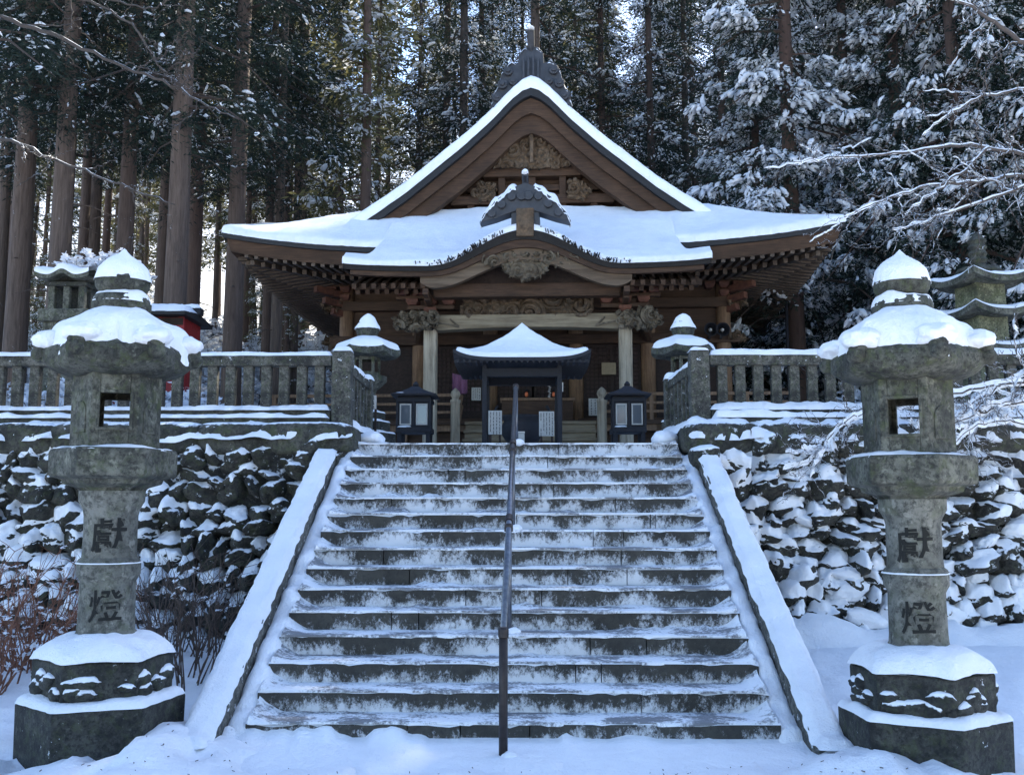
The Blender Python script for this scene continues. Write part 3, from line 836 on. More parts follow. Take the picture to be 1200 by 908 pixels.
    def rout(A):
        a = np.abs(np.mod(A-ph+math.pi/6, math.pi/3)-math.pi/6)/(math.pi/6)   # 0 at a corner, 1 mid-side
        return Rc*(1-.155*a**.9)
    def corner(A):
        a = np.abs(np.mod(A-ph+math.pi/6, math.pi/3)-math.pi/6)/(math.pi/6)
        return (1-a)**2
    def ztop(r, A):
        q = np.clip(r/Rc, 0, 1)
        return zb+.115+.30*(1-q**1.5)+.085*corner(A)*q**3
    A = np.linspace(0, 2*math.pi, 97)[:-1]
    b = MB(); rings = []
    for q, zz in ((.40, None), (.7, .0), (.93, .035), (1.0, .06)):
        r = rout(A)*q; zc = (zb-.02+0*A) if zz is None else zb+zz+.06*corner(A)*q**2-.015
        rings.append(np.stack([cx+r*np.cos(A), cy+r*np.sin(A), zc], 1))
    for q in (1.0, .97, .85, .65, .45, .3):
        r = rout(A)*q
        z = ztop(r, A) if q < 1 else ztop(r, A)-.02
        rings.append(np.stack([cx+r*np.cos(A), cy+r*np.sin(A), z], 1))
    b.loft([list(map(tuple, r)) for r in rings])
    for c in range(6):                                        # curled corner scrolls
        a = ph+c*math.pi/3
        for q in range(6):
            tq = q/5; r = Rc*(1.0-.17*tq); z = zb+.14+.10*math.sin(tq*2.6)+.03*tq
            blob(b, (cx+r*math.cos(a), cy+r*math.sin(a), z), (.062, .062, .058), seed=c+q+seed, amp=.12, I=ICO2)
    cp = b.build("cap", M['cap_stone'], t, smooth=True)
    b = MB()
    snow_radial(b, cx, cy, lambda A: rout(A)*(.93+.12*(fbm(np.cos(A)*3+seed, np.sin(A)*3, 1)-.4)), lambda r, A: ztop(r, A)-.015-.05*smooth(.9, 1.05, r/rout(A)), .155, seed+6, na=180, nr=24, edge=.20, jag=.10, hole=.02, lum=.22)
    for c in range(6):
        a = ph+c*math.pi/3
        if (c+seed) % 6 != 4:
            blob(b, (cx+Rc*.88*math.cos(a), cy+Rc*.88*math.sin(a), zb+.245), (.125, .125, .075), seed=c+seed, amp=.3, I=ICO3)
    b.build("snow", M['snow'], cp, smooth=True)
    # bowl and jewel
    b = MB(); b.lathe([(r*k, Z(z)) for r, z in ((.12, 2.96), (.15, 3.02), (.19, 3.05), (.207, 3.10), (.207, 3.15), (.19, 3.19), (.12, 3.20))], 32, cx, cy)
    fr = b.build("finial_bowl", M['cap_stone'], t, smooth=True)
    b = MB(); snow_radial(b, cx, cy, lambda A: .208*k+0*A, lambda r, a: Z(3.175)-.03*smooth(.17, .21, r), .05, seed+7, hole=.3, edge=.3, jag=.06, lum=.7); b.build("snow", M['snow'], fr, smooth=True)
    jp = [(.10, 3.20), (.16, 3.22), (.188, 3.26), (.192, 3.31), (.175, 3.365), (.135, 3.41), (.085, 3.445), (.045, 3.47), (.022, 3.495), (.0, 3.52)]
    b = MB(); b.lathe([(r*k, Z(z)) for r, z in jp], 32, cx, cy, cap=False); je = b.build("finial_jewel", M['cap_stone'], t, smooth=True)
    jr = np.array([(.0, 3.52), (.022, 3.495), (.045, 3.47), (.085, 3.445), (.135, 3.41), (.175, 3.365), (.192, 3.31)])
    b = MB(); snow_radial(b, cx, cy, lambda A: .198*k*(1+.04*np.sin(A*3+seed))+0*A, lambda r, a: Z(np.interp(r/k, jr[:, 0], jr[:, 1])), .042, seed+8, nr=22, edge=.15, jag=.05, lum=.5)
    b.build("snow", M['snow'], je, smooth=True)
    return t
big_lantern(ax(131, 7.05), 7.05, "tall stone lantern with leaning snow cap beside the reddish twigs and shrine roofs", 2, math.radians(20))
big_lantern(ax(1069, 6.68), 6.68, "tall stone lantern with smooth snow cap in front of the stone pagoda", 8, math.radians(-27), k=.965)

# ------------------------------------------------------------------ the two lanterns on the terrace
def terrace_lantern(cx, cy, label, seed):
    t = thing("terrace_lantern", label, "stone lantern", (cx, cy, 2.4), "stone lanterns on the terrace")
    ph = math.radians(8)
    b = MB()
    for r, z0, z1 in ((.50, 2.36, 2.53), (.42, 2.53, 2.69), (.34, 2.69, 2.85), (.27, 2.85, 2.98)):
        b.lathe([(r, z0), (r, z1)], 6, cx, cy, ph)
    ba = b.build("stepped_base", M['lantern_dark'], t, bevel=.01)
    b = MB()
    for r, z1 in ((.50, 2.53), (.42, 2.69), (.34, 2.85), (.27, 2.98)): snow_radial(b, cx, cy, hexr(r*1.03, ph), lambda q, a: z1+0*q, .035, seed, na=48, nr=10, hole=.5, jag=.03)
    b.build("snow", M['snow'], ba, smooth=True)
    b = MB(); b.lathe([(.13, 2.98), (.115, 3.02), (.11, 3.2), (.14, 3.28)], 20, cx, cy); b.build("pillar", M['lantern'], t, smooth=True)
    b = MB(); b.lathe([(.13, 3.28), (.19, 3.33), (.285, 3.42), (.285, 3.50), (.2, 3.51)], 6, cx, cy, ph); b.build("platform", M['lantern'], t, bevel=.01)
    b = MB(); R = .19; d = R*math.cos(math.pi/6); s = R/2
    for f in range(6):
        phi = ph-math.pi/2+f*math.pi/3
        panel(b, cx, cy, phi, d, -s, -s+.03, 3.5, 3.78, .03); panel(b, cx, cy, phi, d, s-.03, s, 3.5, 3.78, .03)
        panel(b, cx, cy, phi, d, -s+.03, s-.03, 3.5, 3.55, .03); panel(b, cx, cy, phi, d, -s+.03, s-.03, 3.72, 3.78, .03)
    b.build("fire_box", M['lantern'], t, bevel=.004)
    Rc = .47
    def cr(A):
        a = np.abs(np.mod(A-ph+math.pi/6, math.pi/3)-math.pi/6)/(math.pi/6); return Rc*(1-.15*a), (1-a)**2
    def zt(r, A): q = r/Rc; return 3.83+.20*(1-q**1.2)+.06*cr(A)[1]*q**3
    A = np.linspace(0, 2*math.pi, 49)[:-1]; rings = []
    for q, z in ((.35, 3.755), (.8, 3.75), (1, 3.765)):
        r = cr(A)[0]*q; rings.append(np.stack([cx+r*np.cos(A), cy+r*np.sin(A), z+.05*cr(A)[1]*q**2], 1))
    for q in (1, .7, .4):
        r = cr(A)[0]*q; rings.append(np.stack([cx+r*np.cos(A), cy+r*np.sin(A), zt(r, A)], 1))
    b = MB(); b.loft([list(map(tuple, r)) for r in rings]); cp = b.build("cap", M['cap_stone'], t)
    b = MB(); snow_radial(b, cx, cy, lambda A: cr(A)[0]*.99, lambda r, A: zt(r, A), .085, seed+1, na=96, edge=.25, jag=.03, lum=.2); b.build("snow", M['snow'], cp, smooth=True)
    b = MB(); b.lathe([(.12, 4.02), (.15, 4.10), (.165, 4.15), (.16, 4.19), (.13, 4.20), (.14, 4.25), (.10, 4.31), (.03, 4.36), (0, 4.38)], 24, cx, cy, cap=False); fi = b.build("finial", M['cap_stone'], t, smooth=True)
    b = MB(); snow_radial(b, cx, cy, lambda A: .185+0*A, lambda r, A: np.interp(r, [0, .05, .1, .15, .19], [4.36, 4.34, 4.30, 4.20, 4.17]), .04, seed+3, na=64, nr=14, jag=.06); b.build("snow", M['snow'], fi, smooth=True)
    return t
terrace_lantern(ax(427, 13.7), 13.7, "small stone lantern on a stepped base behind the darker balustrade post", 4)
terrace_lantern(ax(805, 13.7), 13.7, "small stone lantern with rounded snow cap under the loudspeakers", 9)
# ------------------------------------------------------------------ the temple hall
X0, YW = .2, 19.5
hall = thing("temple_hall", "large old wooden temple hall with snow covered hip and gable roof", "temple", (X0, YW, 2.4))
hall.rotation_euler[2] = math.radians(-2.8)
YC = 23.25
EX, EYD = 5.55, 5.85           # eave half width / half depth
TX, TYD, TZ = 3.55, 4.05, 7.50
def ze(t): return 6.36 + .34*np.abs(t)**3.2
def skirt(side, t, v, dz=0.0, inset=0.0):
    t = np.asarray(t, float); v = np.asarray(v, float)
    e = (EX-inset)*t; E_z = ze(t)
    z = E_z + (TZ-E_z)*(v*(.70+.30*v)) + dz
    k = .10*np.abs(t)**4*(1-v)
    if side in (0, 1):
        s = -1 if side == 0 else 1
        x = X0+(EX-inset+k)*t*(1-v)+TX*t*v
        y = YC + s*((EYD-inset+k)*(1-v)+TYD*v)
    else:
        s = -1 if side == 2 else 1
        x = X0+s*((EX-inset+k)*(1-v)+TX*v)
        y = YC+(EYD-inset+k)*t*(1-v)+TYD*t*v
    return np.stack(np.broadcast_arrays(x, y, z), -1)
tt = np.linspace(-1, 1, 61)
roof_b, snow_b, fas_b, sof_b, raf_b = MB(), MB(), MB(), MB(), MB()
WX, WYD, WZ = 3.80, 3.75, 6.35
for side in range(4):
    V_ = np.linspace(0, 1, 14)
    T2, V2 = np.meshgrid(tt, V_, indexing='ij')
    roof_b.grid(skirt(side, T2, V2), flip=side in (1, 2))
    lip = np.stack([skirt(side, tt, 0*tt), skirt(side, tt, 0*tt, -.085, .01), skirt(side, tt, 0*tt, -.10, .10)], 1)
    roof_b.grid(lip, flip=side in (0, 3))
    # snow blanket with a rounded, slightly ragged front edge
    t3 = np.linspace(-1, 1, 301)
    vs = np.concatenate([[-.004, -.004, .004, .02, .05], np.linspace(.1, 1.02, 22)])
    hs = np.concatenate([[.0, .06, .105, .13, .145], np.full(22, .15)])
    T3, V3 = np.meshgrid(t3, vs, indexing='ij'); H3 = np.broadcast_to(hs, T3.shape)
    P = skirt(side, T3, V3)
    n = fbm(P[..., 0]*1.3, P[..., 1]*1.3, side, 4)
    P[..., 2] += H3*(.62+.76*n)+.004 + .012*(fbm(P[..., 0]*9, P[..., 1]*9, 2, 2)-.5)
    if side == 0: P[..., 1] += np.where(V3 < .03, .035*(vnoise(T3*70, 3)-.5), 0)
    snow_b.grid(P, flip=side in (1, 2))
    fa = np.stack([skirt(side, tt, 0*tt, -.09, .06), skirt(side, tt, 0*tt, -.33, .13)], 1); fas_b.grid(fa, flip=side in (0, 3))
    fa = np.stack([skirt(side, tt, 0*tt, -.33, .13), skirt(side, tt, 0*tt, -.33, .24)], 1); fas_b.grid(fa, flip=side in (0, 3))
    # soffit from the eave to the wall
    def W(t):
        if side in (0, 1): return np.stack([X0+WX*t, YC+(-1 if side == 0 else 1)*WYD+0*t, WZ+0*t], -1)
        return np.stack([X0+(-1 if side == 2 else 1)*WX+0*t, YC+WYD*t, WZ+0*t], -1)
    a, c = skirt(side, tt, 0*tt, -.29, .15), W(tt)
    sof_b.grid(np.stack([lerp(a, c, q) for q in np.linspace(0, 1, 8)], 1), flip=side in (0, 3))
    # rafters
    L = EX if side in (0, 1) else EYD; Wl = WX if side in (0, 1) else WYD
    if side != 1:
        for q in np.arange(-L+.22, L-.1, .17):
            t0 = q/(L-.15)
            if abs(t0) > .985: continue
            p0 = skirt(side, np.array(t0), np.array(0.), -.345, .15)
            f = 1.0 if abs(q) <= Wl else (L-abs(q))/(L-Wl)
            tw = np.array(max(-1, min(1, q/Wl)))
            pe = W(tw) if abs(q) <= Wl else lerp(skirt(side, np.array(math.copysign(1, q)), np.array(0.), -.30, .15), W(np.array(math.copysign(1., q))), f)
            p1 = np.array(pe)-np.array((0, 0, .055))
            raf_b.bar(p0, lerp(p0, p1, .52), .075, .085)
            raf_b.bar(lerp(p0, p1, .44)-np.array((0, 0, .10)), p1-np.array((0, 0, .09)), .08, .09)
    # intermediate eave board
    ib = np.stack([lerp(a, c, .45)-np.array((0, 0, .03)), lerp(a, c, .45)-np.array((0, 0, .15)), lerp(a, c, .50)-np.array((0, 0, .15))], 1); fas_b.grid(ib, flip=side in (0, 3))
rf = roof_b.build("hip_roof", M['roof_dark'], hall, smooth=False)
snow_b.build("snow", M['snow'], rf, smooth=True)
fas_b.build("eave_board", M['wood'], hall); sof_b.build("soffit", M['wood_y'], hall); raf_b.build("rafters", M['wood_y'], hall)

# --- upper gabled roof, gable facing the stairs
YV = 18.75
_dx = np.array([0, 10, 22, 50, 83, 116, 150, 183, 222, 234])*YV/1150
_z = np.array([az(p, YV) for p in (87, 90.5, 99, 126, 154, 179, 205, 227, 251.5, 257)])
def gz(x): return np.interp(np.abs(x), _dx, _z)
gxs = np.concatenate([-_dx[::-1], _dx[1:]])
gx = np.linspace(-_dx[-1], _dx[-1], 121)
SNT = .285
gy = np.linspace(YV, 27.7, 12)
gr, gs = MB(), MB()
z = gz(gx)-SNT
ring = lambda y, o: [(X0+x, y, q+o) for x, q in zip(gx, z)]
gr.grid(np.array([ring(YV, -.16), ring(YV, 0)] + [ring(y, 0) for y in gy[1:]] + [ring(27.7, -.16)]))
gr.grid(np.array([ring(YV, -.16), ring(YV+.5, -.17), ring(19.6, -.20)]), flip=True)
og = gr.build("gable_roof", M['roof_dark'], hall)
rings = []
gxd = np.linspace(-_dx[-1]-.02, _dx[-1]+.02, 301)
for y, h in ((YV-.02, -.004), (YV-.035, .10), (YV-.03, .20), (YV+.0, .245), (YV+.08, SNT)) :
    rings.append([(X0+x, y+.02*(vnoise(x*11, 2)-.5), gz(x)-SNT+h*(.93+.14*fbm(x*2.5, 1, 3, 3))) for x in gxd])
for y in np.linspace(19.2, 27.6, 14): rings.append([(X0+x, y, gz(x)-.02+.05*(fbm(x*1.5, y*1.5, 1)-.5)) for x in gxd])
gs.grid(np.array(rings)); gs.build("snow", M['snow'], og, smooth=True)
def band(mb, off0, off1, y0, y1, xm=None, n=81, mi=0):
    """board following the gable slope between two depths below it"""
    xm = xm or _dx[-1]-.05
    X = np.linspace(-xm, xm, n)
    A = [(X0+x, y0, gz(x)-SNT-off0*(1+.15*(1-abs(x)/xm))) for x in X]; B = [(X0+x, y0, gz(x)-SNT-off1*(1+.35*max(0, 1-abs(x)/xm*1.0))) for x in X]
    A2 = [(x, y1, q) for x, _, q in A]; B2 = [(x, y1, q) for x, _, q in B]
    mb.grid(np.array([A, B]), mi, flip=False); mb.grid(np.array([B, B2]), mi, flip=False); mb.grid(np.array([A2, A]), mi)
b = MB(); band(b, .155, .36, YV+.10, YV+.25); b.build("outer_bargeboard", M['wood'], hall)
b = MB(); band(b, .34, .64, YV+.20, YV+.42); b.build("inner_bargeboard", M['wood'], hall)
b = MB(); X = np.linspace(-3.7, 3.7, 75)
b.grid(np.array([[(X0+x, 19.50, 7.2) for x in X], [(X0+x, 19.50, max(7.2, gz(x)-SNT-.2)) for x in X]]), flip=True)
b.build("gable_wall", M['wood'], hall)
b = MB()
for py0, py1, yy in ((196, 206, 19.22), (214, 221, 19.34), (228, 238, 19.22), (243, 250, 19.3)):
    z0, z1 = az(py1, 19.2), az(py0, 19.2)
    xm = np.interp(-(z1+.62+SNT), -_z, _dx)
    b.box(X0-xm, X0+xm, yy, 19.5, z0, z1)
for sx in (-.62, .62, 0, -1.25, 1.25):
    b.box(X0+sx-.07, X0+sx+.07, 19.28, 19.5, az(250, 19.2), az(206 if abs(sx) < 1 else 226, 19.2))
b.build("gable_beam", M['wood'], hall, bevel=.012)

def carving(outline, y, amp, mat, name, parent, seed=0, n=46, freq=5.0):
    """relief panel: outline in (x, z), front heaves out towards the viewer in scrolls"""
    b = MB()
    poly = np.array(outline)
    lo, hi = poly.min(0), poly.max(0)
    nx = max(12, int(n)); nz = max(8, int(n*(hi[1]-lo[1])/(hi[0]-lo[0])))
    xs_, zs_ = np.linspace(lo[0], hi[0], nx), np.linspace(lo[1], hi[1], nz)
    Xg, Zg = np.meshgrid(xs_, zs_, indexing='ij')
    # inside test
    ins = np.zeros(Xg.shape, bool); j = len(poly)-1
    for i in range(len(poly)):
        xi, zi, xj, zj = *poly[i], *poly[j]
        ins ^= ((zi > Zg) != (zj > Zg)) & (Xg < (xj-xi)*(Zg-zi)/(zj-zi+1e-12)+xi); j = i
    w = fbm(Xg*2+seed, Zg*2, seed, 3)
    rs = np.random.RandomState(seed+7); nc = max(5, int((hi[0]-lo[0])*(hi[1]-lo[1])*freq*freq*.35))
    cx_, cz_ = rs.uniform(lo[0], hi[0], nc), rs.uniform(lo[1], hi[1], nc); sp = rs.choice([-1, 1], nc)
    dd = np.sqrt((Xg[..., None]-cx_)**2+(Zg[..., None]-cz_)**2); k_ = dd.argmin(-1); d1 = dd.min(-1); d2 = np.sort(dd, -1)[..., 1]
    an = np.arctan2(Zg-cz_[k_], Xg-cx_[k_])*sp[k_]
    r = np.clip((d2-d1)*freq*1.1, 0, 1)**.6*(.55+.45*np.sin(d1*freq*9+an+w*2))
    D = amp*1.5*r
    idx = -np.ones(Xg.shape, int); V = []
    for i in range(nx):
        for k in range(nz):
            if ins[i, k]: idx[i, k] = len(V); V.append((Xg[i, k], y-D[i, k], Zg[i, k]))
    F = []
    for i in range(nx-1):
        for k in range(nz-1):
            q = (idx[i, k], idx[i+1, k], idx[i+1, k+1], idx[i, k+1])
            if min(q) >= 0: F.append(q)
    if not V: return None
    b.add(V, F)
    o = b.build(name, mat, parent, smooth=True)
    s = o.modifiers.new("thick", 'SOLIDIFY'); s.thickness = .07; s.offset = -1
    return o
def pxo(pts, Y, cx=622, mirror=True):
    """half outline (px, py) about the axis -> closed outline in metres"""
    P = [(X0+(px-cx)*Y/FPX, az(py, Y)) for px, py in pts]
    if mirror: P += [(2*X0-x, z) for x, z in reversed(P)]
    return P
carving(pxo([(622, 138), (630, 156), (644, 164), (662, 172), (676, 190), (668, 196), (640, 196), (622, 199)], 19.1), 19.15, .09, M['carve'], "gable_carving", hall, 3, 110, 7)
for sx in (-1, 1):
    P = [(X0+sx*x, z) for x, z in ((.72, az(232, 19.1)), (1.05, az(234, 19.1)), (1.22, az(222, 19.1)), (1.0, az(211, 19.1)), (.75, az(213, 19.1)))]
    carving(P, 19.2, .07, M['carve'], "gable_carving", hall, 5+sx, 44, 9)
b = MB(); b.bar((X0, 19.04, az(150, 19)), (X0, 19.04, az(190, 19)), .07, .07); b.build("gable_pendant", M['carve'], hall, bevel=.01)

# --- main ridge and its end ornament
b = MB(); b.box(X0-.22, X0+.22, YV+.3, 27.6, _z[0]-.35, _z[0]+.35); rg = b.build("ridge", M['ornament'], hall, bevel=.03)
b = MB(); snow_slab(b, X0-.25, X0+.25, YV+.3, 27.6, _z[0]+.35, .16, 3, res=.12); b.build("snow", M['snow'], rg, smooth=True)
orn = [(622, 103), (650, 131), (671, 131), (668, 121), (671, 113), (664, 108), (660, 97), (658, 88), (653, 79), (646, 75), (638, 78), (637, 66), (631, 60), (622, 58)]
b = MB(); b.prism(pxo(orn, 19.0, 622), 18.86, 19.25)
for px, py, r in ((650, 84, 5.5), (657, 99, 6), (663, 114, 5.5), (668, 126, 4), (644, 96, 5)):
    for s in (-1, 1):
        cxx = X0+s*(px-622)*18.85/FPX; zz = az(py, 18.85); rad = r*18.85/FPX
        b.tube([(cxx, 18.78, zz), (cxx, 19.2, zz)], rad, 14); b.tube([(cxx, 18.74, zz), (cxx, 18.8, zz)], rad*.5, 10)
for u in (-9, -3, 3, 9): b.box(X0+(u-1.4)*.0163, X0+(u+1.4)*.0163, 18.79, 18.9, az(98, 18.8), az(66 if abs(u) < 5 else 70, 18.8))
oo = b.build("ridge_end_tile", M['ornament'], hall, bevel=.01)
b = MB(); b.tube([(X0, 19.1, az(70, 18.9)), (X0, 18.85, az(54, 18.85)), (X0, 18.68, az(36, 18.7))], [.072, .072, .075], 16); b.build("ridge_pin", M['ornament'], oo, smooth=False)
b = MB()
for s in (-1, 1):
    for pts in (((637, 66), (631, 60), (625, 58)), ((653, 80), (646, 75), (639, 77)), ((660, 97), (658, 88), (655, 83)), ((669, 112), (664, 107), (661, 100)), ((672, 124), (668, 119))):
        snow_ribbon(b, [(X0+s*(px-622)*.0165, 19.0, az(py, 18.95)) for px, py in pts], .32, .06, px*.1+s, res=.03)
blob(b, (X0, 18.72, az(36, 18.7)+.05), (.075, .10, .035)); b.build("snow", M['snow'], oo, smooth=True)

# --- porch roof with its bowed front (built as one surface that swells in the middle)
KX, KY0, KY1, KZ = 3.12, 16.2, 18.15, 5.70
def kbell(x): return .66*np.where(np.abs(x) < 1.72, .5+.5*np.cos(np.pi*np.clip(x/1.72, -1, 1)), 0)
def kz(x, y):
    base = KZ + .10*np.abs(x/KX)**4*np.clip((17.4-y)/1.2, 0, 1) + (y-KY0)*.56+.03*np.maximum(0, y-KY0)**2
    bow = KZ+kbell(x)+.06*(y-KY0)
    d = bow-base; k = .10
    tuck = .30*smooth(2.66, 2.80, np.abs(x))*smooth(16.3, 17.3, y)       # the outer strips slip under the main eave
    return base + .5*(d+np.sqrt(d*d+k*k)) - .02 - tuck
kx = np.linspace(-KX, KX, 101)
b = MB()
KXg, KYg = np.meshgrid(kx, np.linspace(KY0, KY1, 22), indexing='ij')
b.grid(np.stack([X0+KXg, KYg, kz(KXg, KYg)], -1))
zf = kz(kx, KY0)
thk = .085+.07*(kbell(kx)/.6)
b.grid(np.stack([np.stack([X0+kx, 0*kx+KY0, zf], -1), np.stack([X0+kx, 0*kx+KY0+.02, zf-thk], -1), np.stack([X0+kx, 0*kx+KY0+.9, zf-thk+.18*(kbell(kx) < .02)], -1)], 1), flip=True)
for s in (-1, 1):
    yy = np.linspace(KY0, KY1, 12); zz = kz(np.full(12, s*KX), yy)
    b.grid(np.stack([np.stack([np.full(12, X0+s*KX), yy, zz], -1), np.stack([np.full(12, X0+s*KX), yy, zz-.14], -1)], 1), flip=s > 0)
pr = b.build("porch_roof", M['thatch'], hall)
b = MB(); fr_ = random.Random(9)       # frayed bark edge showing through the snow on the bow
for q in range(520):
    x = fr_.uniform(-1.9, 1.9)
    if abs(x) < .25: continue
    kk = abs(x)
    if fr_.random() > math.exp(-((kk-1.0)/.55)**2): continue
    y = KY0-.03+fr_.random()**2*.22; z_ = float(kz(x, y))+.06
    b.bar((X0+x, y+.03, z_-.05), (X0+x+fr_.uniform(-.04, .04), y-fr_.uniform(.02, .05), z_+fr_.uniform(-.04, .025)), .014, .014)
b.build("frayed_bark", M['thatch'], pr)
b = MB(); kxx = np.linspace(-KX-.01, KX+.01, 321)
rows = []
gap = np.exp(-((np.abs(kxx)-1.05)/.5)**2)
edge = .05*(fbm(kxx*4, 7, 1, 3)-.5)+.10*gap*fbm(kxx*9, 3, 1, 3)
for y, h in ((KY0-.015, .0), (KY0-.02, .07), (KY0+.02, .12), (KY0+.10, .15)): rows.append(np.stack([X0+kxx, y+edge, kz(kxx, KY0)+h*(.8+.4*fbm(kxx*3, y, 2, 3))], -1))
for y in np.linspace(KY0+.25, KY1+.1, 20): rows.append(np.stack([X0+kxx, y+0*kxx, kz(kxx, y)+.155*(.70+.6*fbm(kxx*1.6, y*1.6, 2, 3))+.003], -1))
G = np.array(rows)
b.grid(G)
for s, i in ((-1, 0), (1, -1)):
    e = G[:, i]; lo_ = e.copy(); lo_[:, 2] = kz(np.full(len(e), s*KX), np.clip(e[:, 1], KY0, KY1))-.01
    b.grid(np.stack([e, lo_], 1), flip=s < 0)
b.build("snow", M['snow'], pr, smooth=True)
# curved bow board, second board, straight eave boards
def bowband(mb, o0, o1, y0, y1, xm, curl=.0):
    X = np.linspace(-xm, xm, 81); zz = kz(X, KY0)-.095-.07*(kbell(X)/.6)
    up = .10*np.clip((np.abs(X)-xm+.28)/.28, 0, 1)**2*curl
    A, B = zz-o0, zz-o1-.05*(kbell(X)/.6)+up
    mk = lambda y, q: np.stack([X0+X, 0*X+y, q], -1)
    mb.grid(np.array([mk(y0, A), mk(y0, B)])); mb.grid(np.array([mk(y0, B), mk(y1, B)])); mb.grid(np.array([mk(y1, B), mk(y1, A)]))
b = MB(); bowband(b, -.01, .07, KY0+.05, KY0+.16, 3.0); b.build("porch_eave_board", M['wood'], hall)
b = MB(); bowband(b, .06, .27, KY0+.10, KY0+.24, 1.80, 1); b.build("bowed_gable_board", M['wood_bow'], hall)
for sd in (-1, 1):
  b = MB()
  for q in np.arange(-2.95, 3.0, .17):
    if q*sd < 1.75: continue
    b.bar((X0+q, KY0+.13, KZ-.27), (X0+q, KY0+1.6, KZ+.28), .075, .085)
    b.bar((X0+q, KY0+.45, KZ-.30), (X0+q, KY0+1.7, KZ+.14), .075, .085)
  b.box(min(X0+sd*3.0, X0+sd*1.72), max(X0+sd*3.0, X0+sd*1.72), KY0+.40, KY0+.47, KZ-.26, KZ-.16)
  b.build("porch_rafters", M['wood'], hall)
# dim ceiling of the bow
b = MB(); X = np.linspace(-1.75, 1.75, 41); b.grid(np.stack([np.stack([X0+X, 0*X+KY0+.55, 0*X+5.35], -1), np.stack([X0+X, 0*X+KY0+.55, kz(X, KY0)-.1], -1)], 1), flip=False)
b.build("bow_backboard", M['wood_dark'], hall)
carving([(X0+x, az(py, 16.3)) for x, py in ((-.92, 302), (-.5, 296), (0, 295), (.5, 296), (.92, 302), (.72, 311), (.42, 310), (.30, 322), (0, 329), (-.30, 322), (-.42, 310), (-.72, 311))], KY0+.16, .10, M['carve_pale'], "pendant_carving", hall, 1, 120, 8)
b = MB(); b.box(X0-1.62, X0+1.62, 16.62, 16.85, az(347, 16.6), az(331, 16.6)); b.build("tie_beam", M['wood'], hall, bevel=.02)
carving([(X0-1.12, az(369, 16.95)), (X0-1.12, az(350, 16.95)), (X0-.9, az(346, 16.95)), (X0+.9, az(346, 16.95)), (X0+1.12, az(350, 16.95)), (X0+1.12, az(369, 16.95))], 16.98, .12, M['carve'], "carved_frieze", hall, 8, 150, 7)
z0, z1 = az(388, 17), az(369.5, 17)
b = MB()
X = np.linspace(-1.60, 1.60, 33); arch = .05*(1-(X/1.6)**2)
rings = [[(X0+x, 16.86, z0+a*.9), (X0+x, 17.14, z0+a*.9), (X0+x, 17.14, z1), (X0+x, 16.86, z1)] for x, a in zip(X, arch)]
b.loft(rings); rb = b.build("rainbow_beam", M['wood_greyx'], hall, bevel=.02)
b = MB()
for s in (-1, 1):
    b.tube([(X0+s*(1.35-.28*math.sin(q*1.1)*q/3), 16.85, z0+.12+.09*math.cos(q*1.5)*(1-q/6)) for q in np.linspace(0, 4.5, 24)], .018, 6)
b.build("carved_scroll", M['carve_pale'], rb)
PX = 1.71
for s in (-1, 1):
    b = MB(); b.box(X0+s*PX-.115, X0+s*PX+.115, 16.885, 17.115, 2.52, z1+.02); pp = b.build("porch_pillar", M['wood_grey'], hall, bevel=.03)
    b = MB(); b.lathe([(.22, 2.36), (.22, 2.46), (.17, 2.54)], 20, X0+s*PX, 17); b.build("base_stone", M['lantern'], pp)
    # animal-head nosing beyond the pillar
    carving([(X0+s*x, z) for x, z in ((1.83, z0+.02), (2.05, z0-.02), (2.28, z0+.06), (2.36, z0+.2), (2.22, z1+.04), (2.0, z1+.08), (1.83, z1))], 16.93, .13, M['carve_pale'], "beam_nosing", hall, 12+s, 54, 9)
    carving([(X0+s*PX+x, z) for x, z in ((-.12, z0+.04), (.12, z0+.04), (.15, z1), (-.15, z1))], 16.80, .10, M['carve_pale'], "beam_nosing", hall, 15+s, 36, 11)
    # bracket cluster
    b = MB()
    for lv, (zz, ws) in enumerate(((z1+.03, (0,)), (z1+.19, (-.32, 0, .32)), (z1+.37, (-.5, -.17, .17, .5)))):
        for u in ws:
            cxx = X0+s*PX+u
            b.loft([[(cxx-.07, 16.88, zz), (cxx+.07, 16.88, zz), (cxx+.07, 17.12, zz), (cxx-.07, 17.12, zz)], [(cxx-.11, 16.84, zz+.06), (cxx+.11, 16.84, zz+.06), (cxx+.11, 17.16, zz+.06), (cxx-.11, 17.16, zz+.06)], [(cxx-.11, 16.84, zz+.11), (cxx+.11, 16.84, zz+.11), (cxx+.11, 17.16, zz+.11), (cxx-.11, 17.16, zz+.11)]])
    b.build("bracket_block", M['paint_red'], hall, bevel=.01)
    b = MB()
    b.box(X0+s*PX-.42, X0+s*PX+.42, 16.93, 17.07, z1+.115, z1+.19); b.box(X0+s*PX-.62, X0+s*PX+.62, 16.93, 17.07, z1+.305, z1+.365)
    for yy in (16.5, 16.3): b.bar((X0+s*PX, 17.0, z1+.20), (X0+s*PX, yy, z1+.24+(16.5-yy)*.3), .10, .11)
    b.build("bracket_arm", M['wood'], hall, bevel=.012)
    # bent beam back to the hall
    b = MB(); b.tube([(X0+s*PX, 17.1, 4.95), (X0+s*1.8, 17.7, 5.15), (X0+s*2.1, 18.4, 5.2), (X0+s*2.3, 19.4, 5.0)], [.11, .12, .12, .10], 8); b.build("shrimp_beam", M['wood'], hall)
b = MB(); b.box(X0-3.0, X0+3.0, 16.9, 17.1, z1+.48, z1+.64); b.build("porch_purlin", M['wood'], hall, bevel=.015)

